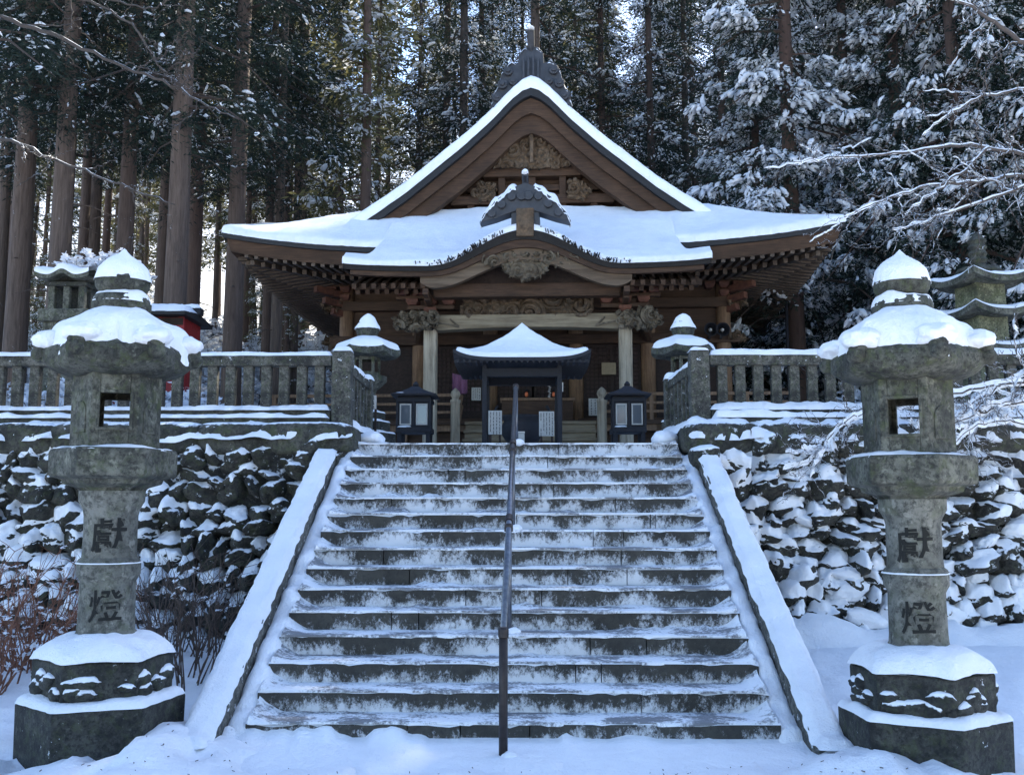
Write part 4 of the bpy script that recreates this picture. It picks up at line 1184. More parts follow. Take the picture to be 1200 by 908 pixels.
# --- porch ridge ornament
Yk = 16.3
ko = [(612, 246), (630, 251), (648, 257), (667, 262), (662, 252), (655, 245), (648, 236), (640, 231), (632, 224), (620, 219), (612, 216)]
b = MB(); b.prism(pxo(ko, Yk, 612), Yk-.10, Yk+.22)
for px, py, r in ((628, 233, 5), (640, 242, 5), (652, 252, 5), (616, 232, 6)):
    for s in (-1, 1): b.tube([(X0+s*(px-612)*.01417, Yk-.16, az(py, Yk)), (X0+s*(px-612)*.01417, Yk, az(py, Yk))], r*.01417, 12)
b.box(X0-.24, X0+.24, Yk-.06, Yk+.5, az(279, Yk), az(248, Yk))
ko_o = b.build("porch_ridge_tile", M['ornament'], hall, bevel=.012)
b = MB(); b.bar((X0, Yk-.10, az(279, Yk)), (X0, Yk-.10, az(246, Yk)), .30, .06); b.build("ridge_foot", M['carve'], ko_o, bevel=.02)
b = MB(); b.tube([(X0, Yk+.2, az(220, Yk)), (X0, Yk-.14, az(207, Yk))], .055, 14); b.build("ridge_pin", M['ornament'], ko_o)
b = MB(); snow_ribbon(b, [(X0+(px-612)*.01417, Yk+.05, az(py, Yk)-.01) for px, py in ((557, 262), (562, 252), (569, 245), (576, 236), (584, 231), (592, 224), (604, 219))], .34, .10, 2, res=.03, lum=.8)
snow_ribbon(b, [(X0+(px-612)*.01417, Yk+.05, az(py, Yk)-.01) for px, py in ((667, 262), (662, 252), (655, 245), (648, 236), (640, 231), (632, 224), (620, 219))], .34, .10, 6, res=.03, lum=.8)
blob(b, (X0, Yk-.1, az(205.5, Yk)+.01), (.06, .12, .05)); b.build("snow", M['snow'], ko_o, smooth=True)
b = MB(); b.box(X0-.16, X0+.16, Yk+.3, 17.6, az(262, Yk), az(246, Yk)); kr = b.build("porch_ridge", M['ornament'], hall, bevel=.03)
b = MB(); snow_slab(b, X0-.2, X0+.2, Yk+.25, 17.7, az(246, Yk), .12, 5); b.build("snow", M['snow'], kr, smooth=True)

# --- hall body
PXS = (-3.8, -2.3, -.86, .86, 2.3, 3.8)
for x in PXS:
    b = MB(); b.lathe([(.145, 3.25), (.145, 6.2)], 20, X0+x, YW); b.build("hall_pillar", M['wood_v'], hall, smooth=True)
b = MB()
b.box(X0-4.1, X0+4.1, YW-.17, YW+.1, 4.90, 5.10); b.box(X0-4.0, X0+4.0, YW-.15, YW+.1, 5.62, 5.82); b.box(X0-3.9, X0+3.9, YW-.14, YW+.12, 3.30, 3.42)
b.box(X0-4.1, X0+4.1, YW-.16, YW+.1, 6.12, 6.30)
b.build("hall_beam", M['wood'], hall, bevel=.015)
b = MB()
b.box(X0-3.8, X0+3.8, YW+.02, YW+.08, 5.08, 6.30)
for s in (-1, 1):
    b.box(X0+s*3.8-.05, X0+s*3.8+.05, YW, 27.0, 3.2, 6.4)
b.box(X0-3.8, X0+3.8, 26.95, 27.05, 3.2, 6.4)
b.build("plank_wall", M['wood'], hall)
# bracket sets over the hall pillars and carved struts
for x in PXS:
    b = MB()
    for lv, ws in enumerate(((0,), (-.28, 0, .28))):
        for u in ws:
            zz = 5.83+lv*.16; cxx = X0+x+u
            b.loft([[(cxx-.06, YW-.2, zz), (cxx+.06, YW-.2, zz), (cxx+.06, YW, zz), (cxx-.06, YW, zz)], [(cxx-.10, YW-.26, zz+.07), (cxx+.10, YW-.26, zz+.07), (cxx+.10, YW, zz+.07), (cxx-.10, YW, zz+.07)], [(cxx-.10, YW-.26, zz+.12), (cxx+.10, YW-.26, zz+.12), (cxx+.10, YW, zz+.12), (cxx-.10, YW, zz+.12)]])
    if abs(x) > 3:
        for k in range(3):
            b.bar((X0+x, YW, 5.55+k*.2), (X0+x+math.copysign(.25+.14*k, x), YW-.25-.14*k, 5.6+k*.2), .13, .13)
    b.build("bracket_block", M['paint_red'], hall, bevel=.01)
for s in (-1, 1):
    carving([(X0+s*x, z) for x, z in ((3.92, 4.93), (4.08, 4.89), (4.22, 4.95), (4.2, 5.06), (4.05, 5.1), (3.92, 5.08))], YW-.1, .1, M['carve'], "beam_nosing", hall, 30+s, 24, 9)
    carving([(X0+s*x, z) for x, z in ((3.92, 5.62), (4.1, 5.58), (4.26, 5.66), (4.26, 5.78), (4.1, 5.84), (3.92, 5.8))], YW-.12, .12, M['carve'], "beam_nosing", hall, 36+s, 24, 9)
# interior, doors
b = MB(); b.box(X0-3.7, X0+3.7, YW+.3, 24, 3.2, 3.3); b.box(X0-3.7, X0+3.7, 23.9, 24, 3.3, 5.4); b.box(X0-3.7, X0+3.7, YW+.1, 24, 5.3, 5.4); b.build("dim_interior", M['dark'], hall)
def lattice(xa, xb, z0, z1, name):
    b = MB(); y = YW+.02
    b.box(xa, xb, y-.03, y+.03, z0, z0+.16); b.box(xa, xb, y-.03, y+.03, z1-.06, z1)
    b.box(xa, xa+.06, y-.03, y+.03, z0+.16, z1-.06); b.box(xb-.06, xb, y-.03, y+.03, z0+.16, z1-.06)
    b.box((xa+xb)/2-.035, (xa+xb)/2+.035, y-.032, y+.03, z0+.16, z1-.06)
    for x in np.arange(xa+.13, xb-.08, .085): b.box(x-.013, x+.013, y-.015, y+.01, z0+.16, z1-.06)
    for z in np.arange(z0+.25, z1-.08, .085): b.box(xa+.06, xb-.06, y-.02, y+.012, z-.012, z+.012)
    o = b.build(name, M['wood_dark'], hall)
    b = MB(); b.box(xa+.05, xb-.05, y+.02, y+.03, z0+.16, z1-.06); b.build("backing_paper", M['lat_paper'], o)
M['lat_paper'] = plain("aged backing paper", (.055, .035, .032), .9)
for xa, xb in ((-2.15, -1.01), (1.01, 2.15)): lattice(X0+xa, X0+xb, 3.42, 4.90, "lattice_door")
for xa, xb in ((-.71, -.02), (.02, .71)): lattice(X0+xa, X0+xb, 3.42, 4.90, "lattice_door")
for xa, xb in ((-3.65, -2.45), (2.45, 3.65)):
    b = MB(); b.box(X0+xa, X0+xb, YW+.01, YW+.05, 3.42, 4.90)
    for z in (3.9, 4.72): b.box(X0+xa, X0+xb, YW-.02, YW+.02, z, z+.06)
    b.build("shutter", M['wood_dark'], hall)
# veranda, its posts and rails
b = MB(); b.box(X0-4.9, X0+4.9, 18.25, YW+.2, 3.20, 3.28)
for s in (-1, 1): b.box(min(X0+s*3.7, X0+s*4.9), max(X0+s*3.7, X0+s*4.9), YW+.2, 27.5, 3.20, 3.28)
b.build("veranda_floor", M['wood'], hall, bevel=.01)
b = MB(); b.box(X0-4.85, X0+4.85, 18.30, 18.38, 3.08, 3.2); b.build("veranda_beam", M['wood_v'], hall)
for x in np.linspace(-4.8, 4.8, 9):
    if abs(x) < 1.5: continue
    MB().box(X0+x-.07, X0+x+.07, 18.3, 18.44, 2.36, 3.2).build("veranda_post", M['wood_v'], hall, bevel=.01)
b = MB()
for zz in (2.62, 2.85): b.box(X0-4.8, X0-1.3, 18.36, 18.40, zz, zz+.07); b.box(X0+1.3, X0+4.8, 18.36, 18.40, zz, zz+.07)
b.box(X0-4.8, X0+4.8, 18.46, 18.5, 2.36, 3.2)
b.build("veranda_skirt", M['wood'], hall)
for s in (-1, 1):
    b = MB()
    lo, hi = sorted((X0+s*1.32, X0+s*4.95))
    for zz, hh in ((3.42, .05), (3.58, .05), (3.74, .06)): b.box(lo, hi, 18.32, 18.38, zz, zz+hh)
    for x in np.linspace(lo+.05, hi-.05, 5): b.box(x-.035, x+.035, 18.315, 18.385, 3.28, 3.78)
    b.build("veranda_rail", M['wood_v'], hall, bevel=.006)
st = MB()
for k in range(5):
    y = 17.3+k*.2
    st.box(X0-1.22, X0+1.22, y, y+.25, 2.40+k*.17+.11, 2.40+k*.17+.17); st.box(X0-1.2, X0+1.2, y+.03, y+.07, 2.38+k*.17, 2.40+k*.17+.11)
st.build("front_steps", M['wood_greyx'], hall, bevel=.008)
for s in (-1, 1):
    b = MB(); b.lathe([(.085, 2.36), (.085, 3.50), (.095, 3.51), (.095, 3.56), (.06, 3.58), (.075, 3.62), (.09, 3.66), (.07, 3.72), (.02, 3.77), (0, 3.78)], 16, X0+s*1.30, 17.3, cap=False); b.build("newel_post", M['wood_grey'], hall, smooth=True)
    b = MB()
    for o in (.45, .75): b.bar((X0+s*1.30, 17.35, 2.42+o), (X0+s*1.30, 18.35, 3.28+o*.62), .05, .06)
    b.build("step_rail", M['wood_v'], hall)

# ------------------------------------------------------------------ things hung on or near the hall
def local(x, y, z):
    a = math.radians(-2.8); dx, dy = x, y-YW
    return (X0+dx*math.cos(a)-dy*math.sin(a), YW+dx*math.sin(a)+dy*math.cos(a), z)
for px, lab in ((832, "black horn loudspeaker under the right eave, the one nearer the lattice doors"), (846, "black horn loudspeaker under the right eave, the one nearer the hall corner")):
    q = at(px, 387, 19.0)
    t = thing("loudspeaker", lab, "loudspeaker", q, "loudspeakers under the eave")
    b = MB()
    x, y, z = q
    prof = [(.13, -.12), (.122, -.10), (.08, 0), (.05, .08), (.045, .14)]
    V = []; n = 20
    for r, d in prof:
        for j in range(n): a = 2*math.pi*j/n; V.append((x+r*math.cos(a), y+d, z+r*math.sin(a)))
    b.add(V, [(i*n+j, i*n+(j+1) % n, (i+1)*n+(j+1) % n, (i+1)*n+j) for i in range(4) for j in range(n)])
    b.build("horn", M['metal_dark'], t, smooth=True, solid=.008)
    b = MB(); blob(b, (x, y-.04, z), (.035, .05, .035), amp=0); b.build("driver_cone", M['paper'], t, smooth=True)
    b = MB(); b.box(x-.02, x+.02, y+.1, 19.4, z-.15, z-.11); b.box(x-.02, x+.02, y+.06, y+.1, z-.15, z); b.build("mounting_bracket", M['metal_dark'], t)

def board(name, label, cat, px0, px1, py0, py1, Y, mat, lines=0, th=.02, group=None, feet=False, ink='ink', seed=0):
    xa, xb, z0, z1 = ax(px0, Y), ax(px1, Y), az(py1, Y), az(py0, Y)
    t = thing(name, label, cat, ((xa+xb)/2, Y, z0), group)
    b = MB(); b.box(xa, xb, Y, Y+th, z0, z1); b.build("board", mat, t, bevel=.003)
    if lines:
        R = random.Random(seed); b = MB()
        for k in range(lines):
            x = lerp(xa, xb, (k+.7)/(lines+.4)); w = (xb-xa)/(lines)*.18
            z = z1-.06*(z1-z0)
            while z > z0+.1*(z1-z0):
                h = R.uniform(.025, .06)
                for m in range(3): 
                    zz = z-h*R.random(); b.box(x-w*R.uniform(.4, 1), x+w*R.uniform(.4, 1), Y-.003, Y+.002, zz-.006, zz)
                b.box(x-.004, x+.004, Y-.004, Y+.002, z-h, z)
                z -= h+.012
                if R.random() < .06: z -= .1
        b.build("handwriting", M[ink], t)
    if feet:
        b = MB()
        for x in (lerp(xa, xb, .15), lerp(xa, xb, .85)): b.box(x-.015, x+.015, Y+th, Y+th+.03, 2.36, z1-.05)
        b.box(xa, xb, Y-.1, Y+.2, 2.36, 2.40); b.build("stand", M['wood_dark'], t)
    return t
board("notice_board", "white notice board with columns of writing, on the side of the purple cloth", "notice board", 572, 588, 481, 509, 13.2, M['sign'], 4, group="white notice boards before the incense shelter", feet=True, seed=1)
board("notice_board", "white notice board with columns of writing, right beside the handrail top", "notice board", 632, 650, 482, 511, 13.2, M['sign'], 5, group="white notice boards before the incense shelter", feet=True, seed=2)
board("paper_notice", "small white paper notice pinned to the lattice door beside the purple cloth", "notice", 552, 563, 454, 469, 19.35, M['paper'], 4, th=.006, seed=3)
board("paper_poster", "white paper with dark drawing low on the lattice door by the pale pillar", "poster", 691, 702, 467, 487, 19.3, M['paper'], 2, th=.006, seed=4)
board("wooden_plaque", "tan wooden plaque hanging high on the lattice door by the pale pillar", "plaque", 707, 724, 425, 439, 19.3, M['plaque'], 0, th=.03, seed=5)
board("small_tag", "small pale tag hanging from the incense shelter corner post", "tag", 656, 661, 448, 459, 13.75, M['paper'], 1, th=.006)
board("small_placard", "small white placard hanging behind the dark balustrade post", "placard", 432, 439, 463, 479, 13.3, M['paper'], 1, th=.01, seed=6, feet=True)
# folded purple cloth
xa, xb = ax(529, 17.6), ax(547, 17.6); z0, z1 = az(459, 17.6), az(437, 17.6)
b = MB(); X = np.linspace(xa, xb, 24); Zs = np.linspace(z1, z0, 14)
Xg, Zg = np.meshgrid(X, Zs, indexing='ij'); b.grid(np.stack([Xg, 17.6+.03*np.sin((Xg-xa)*60)*(z1-Zg+.1)/(z1-z0), Zg-.04*np.sin((Xg-xa)*9)], -1))
tag(b.build("purple_cloth", M['cloth'], None, smooth=True, solid=.004), "dull purple cloth hanging before the lattice doors", "cloth")
# bell rope and two warm lamps in the dim centre bay
q = at(644, 462, 19.0)
rp = thing("bell_rope", "pale bell rope hanging in the dark centre bay", "rope", (q[0], 19.0, 3.4))
b = MB(); z0, z1 = az(481, 19), 4.9
b.tube([(q[0]+.012*math.sin(k*2.1), 19.0+.012*math.cos(k*2.1), lerp(z0, z1, k/40)) for k in range(41)], .028, 8); b.build("cord", M['rope'], rp, smooth=True)
b = MB(); b.lathe([(.028, z0+.02), (.06, z0-.02), (.07, z0-.12), (.03, z0-.14)], 12, q[0], 19.0); b.build("tassel", M['rope'], rp)
for px, py, lab in ((617, 462, "small dull amber lamp in the dark bay, just right of the handrail top"), (649, 462, "small dull amber lamp in the dark bay, right of the bell rope")):
    q = at(px, py, 19.25)
    t = thing("hanging_lamp", lab, "lamp", q, "amber lamps inside the hall")
    b = MB(); blob(b, q, (.035, .035, .05), amp=.02, I=ICO2); b.build("glow", M['brass'], t, smooth=True)
    b = MB(); b.lathe([(.04, q[2]+.045), (.06, q[2]+.06), (.02, q[2]+.10)], 12, q[0], q[1]); b.tube([(q[0], q[1], q[2]+.12), (q[0], q[1], 4.9)], .006, 6); b.build("hanger", M['metal_dark'], t)

ob = thing("offering_box", "slatted brown offering box standing before the dark centre bay", "offering box", (X0, 18.95, 3.28))
b = MB(); x0_, x1_ = ax(588, 18.95), ax(672, 18.95)
b.box(x0_, x1_, 18.72, 18.76, 3.28, 3.70); b.box(x0_, x1_, 19.14, 19.18, 3.28, 3.70); b.box(x0_, x0_+.04, 18.76, 19.14, 3.28, 3.70); b.box(x1_-.04, x1_, 18.76, 19.14, 3.28, 3.70)
b.build("box_body", M['wood'], ob, bevel=.006)
b = MB()
for k in range(9): b.box(x0_+.05, x1_-.05, 18.78+k*.04, 18.80+k*.04, 3.64, 3.69)
b.build("slats", M['wood_v'], ob)
b = MB(); b.box(x0_-.03, x1_+.03, 18.69, 18.75, 3.70, 3.75); b.box(x0_-.03, x1_+.03, 19.13, 19.2, 3.70, 3.75); b.build("rim", M['wood_v'], ob, bevel=.006)
# ------------------------------------------------------------------ incense shelter
IX, IY = ax(612, 14.3), 14.3
inc = thing("incense_shelter", "small four posted incense shelter with steep snow roof before the hall", "shelter", (IX, IY, 2.4))
def irz(r): return 3.715 + .52*np.clip(1-r, 0, 1)**1.75          # r: 0 at the peak, 1 at the eave
EH = .95
N = 33; A_ = np.linspace(-1, 1, N)
def ipt(u, v, dz=0.0, k=1.0):
    r = np.maximum(np.abs(u), np.abs(v)); c = np.minimum(np.abs(u), np.abs(v))/np.maximum(r, 1e-6)
    lift = .12*c**5*r**5
    return np.stack([IX+u*EH*k, IY+v*EH*k, irz(r)+lift+dz], -1)
U, W_ = np.meshgrid(A_, A_, indexing='ij')
b = MB(); b.grid(ipt(U, W_))
P = ipt(U, W_, -.05); Pin = P.copy(); Pin[..., 2] = np.where(np.maximum(np.abs(U), np.abs(W_)) > .97, P[..., 2], 3.66+.0*P[..., 2]+.10*(1-np.maximum(np.abs(U), np.abs(W_))))
b.grid(Pin, flip=True)
ed = [(i, 0) for i in range(N)]+[(N-1, j) for j in range(1, N)]+[(i, N-1) for i in range(N-2, -1, -1)]+[(0, j) for j in range(N-2, -1, -1)]
T_ = ipt(U, W_); b.grid(np.array([[T_[e] for e in ed], [Pin[e] for e in ed]]), flip=False)
ir = b.build("roof", M['metal_dark'], inc)
b = MB(); As = np.linspace(-1, 1, 81); U2, W2 = np.meshgrid(As, As, indexing='ij'); k = .97
P = ipt(U2*k, W2*k); r = np.maximum(np.abs(U2), np.abs(W2)); e = np.sqrt(np.clip(1-(1-np.clip((1-r)/.10, 0, 1))**2, 0, 1))
P[..., 2] += (.075*e+.07*(1-r))*(.85+.3*fbm(P[..., 0]*4, P[..., 1]*4, 1, 3))
b.grid(P); b.build("snow", M['snow'], ir, smooth=True)
b = MB()
for q in np.arange(-.88, .9, .08):
    for s in (-1, 1):
        b.bar((IX+q, IY+s*.93, 3.665), (IX+q, IY+s*.5, 3.675), .03, .04)
        b.bar((IX+s*.93, IY+q, 3.665), (IX+s*.5, IY+q, 3.675), .03, .04)
b.build("rafters", M['metal_dark'], inc)
for sx in (-.53, .53):
    for sy in (-.53, .53): MB().box(IX+sx-.034, IX+sx+.034, IY+sy-.034, IY+sy+.034, 2.38, 3.68).build("post", M['metal_dark'], inc, bevel=.008)
b = MB()
for s in (-1, 1):
    b.box(IX-.53, IX+.53, IY+s*.53-.03, IY+s*.53+.03, 3.50, 3.62); b.box(IX+s*.53-.03, IX+s*.53+.03, IY-.485, IY+.485, 3.50, 3.62)
b.build("head_board", M['metal_dark'], inc, bevel=.006)
ib = thing("incense_burner", "dark bronze incense burner standing inside the small shelter", "incense burner", (IX, IY, 2.4))
b = MB(); b.lathe([(.14, 2.58), (.24, 2.62), (.30, 2.72), (.30, 2.84), (.26, 2.92), (.32, 2.96), (.32, 2.99), (.27, 2.99), (.24, 2.90), (0, 2.88)], 28, IX, IY, cap=False); b.build("bowl", M['metal_dark'], ib, smooth=True)
for k in range(3):
    a = 2*math.pi*k/3+.5; b = MB(); b.tube([(IX+.2*math.cos(a), IY+.2*math.sin(a), 2.66), (IX+.24*math.cos(a), IY+.24*math.sin(a), 2.5), (IX+.2*math.cos(a), IY+.2*math.sin(a), 2.38)], [.05, .04, .05], 10); b.build("leg", M['metal_dark'], ib, smooth=True)
for s in (-1, 1):
    b = MB(); b.tube([(IX+s*(.30+.10*math.sin(q)), IY, 2.88+.14*(1-math.cos(q))) for q in np.linspace(0, 2.6, 12)], .02, 8); b.build("handle", M['metal_dark'], ib, smooth=True)

# ------------------------------------------------------------------ glazed box lanterns
def box_lantern(px0, px1, label, seed, bright):
    Y = 14.9; xa, xb = ax(px0, Y), ax(px1, Y); cx = (xa+xb)/2; w = (xb-xa)/2
    t = thing("box_lantern", label, "lantern", (cx, Y, 2.4), "glazed box lanterns either side of the hall steps")
    for sx in (-1, 1):
        for sy in (-1, 1): MB().box(cx+sx*(w-.05)-.03, cx+sx*(w-.05)+.03, Y+sy*(w-.05)-.03, Y+sy*(w-.05)+.03, 2.36, 2.80).build("leg", M['metal_dark'], t)
    b = MB(); b.box(cx-w, cx+w, Y-w, Y+w, 2.78, 2.86); b.box(cx-w+.02, cx+w-.02, Y-w+.03, Y+w-.03, 2.86, 3.33); b.box(cx-w, cx+w, Y-w, Y+w, 3.24, 3.30)
    for x in (-w, -.02, w-.04): b.box(cx+x, cx+x+.04, Y-w, Y-w+.04, 2.86, 3.24)
    b.build("case", M['metal_dark'], t, bevel=.006)
    for k, x in enumerate((-w+.055, .035)):
        ww = w-.09
        b = MB(); e = .02; y = Y-w+.012
        b.box(cx+x, cx+x+ww, y, y+.02, 2.89, 2.91); b.box(cx+x, cx+x+ww, y, y+.02, 3.19, 3.21); b.box(cx+x, cx+x+e, y, y+.02, 2.91, 3.19); b.box(cx+x+ww-e, cx+x+ww, y, y+.02, 2.91, 3.19)
        f = b.build("window_frame", M['paper'], t)
        b = MB(); b.box(cx+x+e, cx+x+ww-e, y+.006, y+.014, 2.91, 3.19); b.build("pane", M['glass'], f)
    b = MB(); n = 8
    prof = [(w+.07, 3.33), (w+.075, 3.355), (w-.05, 3.40), (.10, 3.46), (.05, 3.50)]
    b.lathe([(r*2**.5, z) for r, z in prof], 4, cx, Y, math.pi/4)
    b.lathe([(.035, 3.49), (.05, 3.53), (.02, 3.57), (0, 3.58)], 10, cx, Y, cap=False); rf_ = b.build("roof", M['metal_dark'], t)
    b = MB()
    snow_slab(b, cx-w+.02, cx-.02, Y-w-.02, Y-w+.2, 2.86, .03, seed, res=.03); snow_slab(b, cx-w-.05, cx-w+.16, Y-w-.05, Y-w+.1, 3.36, .03, seed+3, res=.03)
    b.build("snow", M['snow'], t, smooth=True)
box_lantern(465, 506, "dark glazed box lantern beside the left pale porch pillar, its pane catching bright light", 1, True)
box_lantern(717, 757, "dark glazed box lantern beside the right pale porch pillar", 2, False)
# small things on the terrace
q = at(611, 513, 12.6); x, y, z = q
t = thing("white_box", "small white box standing on the terrace edge beside the handrail", "box", (x, 12.6, 2.4))
b = MB(); b.box(x-.04, x+.04, 12.56, 12.66, 2.38, z+.06); b.build("body", M['sign'], t, bevel=.006)
b = MB(); b.box(x-.045, x+.045, 12.555, 12.665, z+.063, z+.08); b.build("lid", M['paper'], t, bevel=.004)
# ------------------------------------------------------------------ small monuments behind the balustrades
def pagoda(cx, cy, label):
    t = thing("stone_pagoda", label, "pagoda", (cx, cy, 2.4))
    ph = math.radians(45+14)
    zs = [az(410, cy), az(372, cy), az(366, cy), az(336, cy), az(326, cy)]
    def sq(r): return r*2**.5
    b = MB(); b.lathe([(sq(.62), 2.3), (sq(.62), 2.6), (sq(.5), 2.62), (sq(.5), 2.9)], 4, cx, cy, ph); b.build("base", M['lantern'], t, bevel=.02)
    tiers = ((2.9, .29), (zs[0]+.02, .265), (zs[2]+.0, .255))
    tops = (zs[0]-.10, zs[1]-.06, zs[3]-.03)
    for (z0, r), z1 in zip(tiers, tops):
        b = MB(); b.lathe([(sq(r), z0), (sq(r*.97), z1+.03)], 4, cx, cy, ph); b.build("storey", M['moss_stone'], t, bevel=.02)
        n = 12; rings = []
        A = np.linspace(0, 2*math.pi, 49)[:-1]
        def out(A, R):
            a = np.mod(A-ph, math.pi/2)-math.pi/4; return R*math.cos(math.pi/4)/np.cos(a)*1.0
        cor = np.abs(np.mod(A-ph, math.pi/2)-math.pi/4)/(math.pi/4)
        R = sq(.50)
        for q, dz in ((.45, 0), (1, .0), (1, .09), (.75, .10), (.5, .17)):
            rr_ = out(A, R)*q; rings.append(np.stack([cx+rr_*np.cos(A), cy+rr_*np.sin(A), z1+dz+.11*cor**3*q**3], 1))
        b = MB(); b.loft([list(map(tuple, q)) for q in rings]); rf = b.build("roof", M['lantern'], t)
        b = MB()
        def cornr(a): return np.abs(np.mod(a-ph, math.pi/2)-math.pi/4)/(math.pi/4)
        snow_radial(b, cx, cy, lambda a: out(a, R*.99), lambda r, a: z1+.09+.08*(1-r/out(a, R))+.11*cornr(a)**3*(r/out(a, R))**3, .06, z1*3, na=96, hole=.2, edge=.2, jag=.03); b.build("snow", M['snow'], rf, smooth=True)
    z = zs[4]
    b = MB(); b.lathe([(.30, z), (.34, z+.06), (.30, z+.12), (.2, z+.14), (.12, z+.16), (.10, z+.2)]+[(.11+.03*(k % 2), z+.2+.05*k) for k in range(8)]+[(.03, z+.68), (0, z+.7)], 16, cx, cy, cap=False); b.build("finial", M['cap_stone'], t)
M['moss_stone'] = stone_material("mossy pagoda stone", (.07, .07, .04), (.20, .20, .12), moss=.8, lo=.9, hi=1.1, scale=5)
pagoda(ax(1163, 14.6), 14.6, "mossy stone pagoda with snow on its stacked upturned roofs, behind the balustrade")

def stone_shrine(cx, cy, label):
    t = thing("stone_shrine", label, "shrine", (cx, cy, 2.4))
    zt, ze_, zb_ = az(319, cy), az(334, cy), az(366, cy)
    b = MB(); b.box(cx-.34, cx+.34, cy-.34, cy+.34, 2.3, zb_-.2); b.box(cx-.4, cx+.4, cy-.4, cy+.4, zb_-.2, zb_); b.build("plinth", M['lantern'], t, bevel=.02)
    for sx in (-.24, 0, .24): MB().box(cx+sx-.05, cx+sx+.05, cy-.3, cy-.2, zb_, ze_).build("post", M['lantern'], t, bevel=.01)
    b = MB(); b.box(cx-.3, cx+.3, cy-.1, cy+.3, zb_, ze_); b.box(cx-.33, cx+.33, cy-.33, cy+.33, ze_-.07, ze_+.0); b.build("cell", M['lantern_dark'], t, bevel=.01)
    W = .43; x = np.linspace(-W, W, 41); hump = .11*np.exp(-(x/.14)**2)+.07*(np.abs(x)/W)**3
    b = MB()
    lo = [[(cx+a, y, ze_+h*.9) for a, h in zip(x, hump)] for y in (cy-.5, cy)]
    hi = [[(cx+a*k, y, ze_+.06+h*f+dz) for a, h in zip(x, hump)] for y, f, dz, k in ((cy-.5, 1, 0, 1), (cy-.25, .6, .10, .95), (cy, .2, zt-ze_-.08, .85), (cy+.25, .3, .10, .95), (cy+.5, .5, 0, 1))]
    b.grid(np.array([lo[0]]+hi)); b.grid(np.array([lo[0], [(cx+a, cy+.5, ze_) for a in x]]), flip=True)
    rf = b.build("roof", M['lantern'], t)
    b = MB(); up = np.array(hi); G = up.copy(); G[..., 2] += .07*(.7+.6*fbm(G[..., 0]*5, G[..., 1]*5, 1, 3)); G[0, :, 1] -= .01
    b.grid(np.concatenate([up[:1], G])); b.build("snow", M['snow'], rf, smooth=True)
stone_shrine(ax(74, 15.5), 15.5, "small stone shrine with a wavy snowy roof left of the leaning lantern cap")

def red_shrine():
    Y = 16.5
    xa, xb = ax(50, Y), ax(214, Y); zt, ze_, zb_ = az(361, Y), az(371, Y), az(420, Y)
    t = thing("red_shrine", "low vermilion wooden shrine with a long snowy roof behind the stone balustrade", "shrine", ((xa+xb)/2, Y, 2.4))
    b = MB(); b.box(xa+.12, xb-.12, Y, Y+.9, 2.3, ze_+.02); b.build("wall", M['red'], t)
    for k in range(7):
        x = lerp(xa+.14, xb-.14, k/6); MB().box(x-.05, x+.05, Y-.05, Y-.003, 2.3, ze_).build("post", M['red'], t, bevel=.008)
    b = MB(); b.box(xa+.1, xb-.1, Y-.07, Y-.052, ze_-.14, ze_-.02); b.box(xa+.1, xb-.1, Y-.07, Y-.052, ze_-.62, ze_-.54); b.build("rail", M['wood_dark'], t)
    b = MB(); b.loft([[(x, Y-.28, ze_), (x, Y-.28, ze_+.06), (x, Y+.45, zt), (x, Y+1.2, ze_+.06), (x, Y+1.2, ze_)] for x in (xa, xb)]); b.box(xa-.05, xb+.05, Y+.36, Y+.54, zt-.03, zt+.09)
    rf = b.build("roof", M['roof_dark'], t)
    b = MB(); snow_slab(b, xa, xb, Y-.29, Y+.34, 0, .11, 3, zfn=lambda X, Yy: ze_+.06+(zt-ze_-.06)*(Yy-Y+.28)/.73, lum=.7, res=.08); snow_slab(b, xa-.05, xb+.05, Y+.36, Y+.54, zt+.09, .09, 4, lum=.6)
    b.build("snow", M['snow'], rf, smooth=True)
red_shrine()

# ------------------------------------------------------------------ cedars
def quads(C, D, N_, L, W):
    """kite shaped needles sprays: centre, long axis, normal"""
    S = np.cross(D, N_); S /= np.linalg.norm(S, axis=1)[:, None]+1e-9
    a = C-D*L[:, None]*.5; c = C+D*L[:, None]*.5; m = C-D*L[:, None]*.08
    V = np.stack([a, m+S*W[:, None]*.5, c, m-S*W[:, None]*.5], 1)
    return V.reshape(-1, 3)
def unit(v): return v/(np.linalg.norm(v, axis=-1, keepdims=True)+1e-9)
class Foliage:
    def __init__(s): s.Q, s.m, s.T = [], [], []
    def addq(s, V, mi): s.Q.append(V); s.m.append(np.full(len(V)//4, mi))
    def mesh(s, name, mats, extra=None):
        V = np.concatenate(s.Q); nf = len(V)//4
        me = bpy.data.meshes.new(name)
        me.vertices.add(len(V)); me.vertices.foreach_set("co", V.astype(np.float32).ravel())
        me.loops.add(nf*4); me.loops.foreach_set("vertex_index", np.arange(nf*4, dtype=np.int32))
        me.polygons.add(nf); me.polygons.foreach_set("loop_start", np.arange(0, nf*4, 4, dtype=np.int32)); me.polygons.foreach_set("loop_total", np.full(nf, 4, dtype=np.int32))
        for q in mats: me.materials.append(q)
        me.polygons.foreach_set("material_index", np.concatenate(s.m).astype(np.int32))
        me.update(); me.validate(); return me
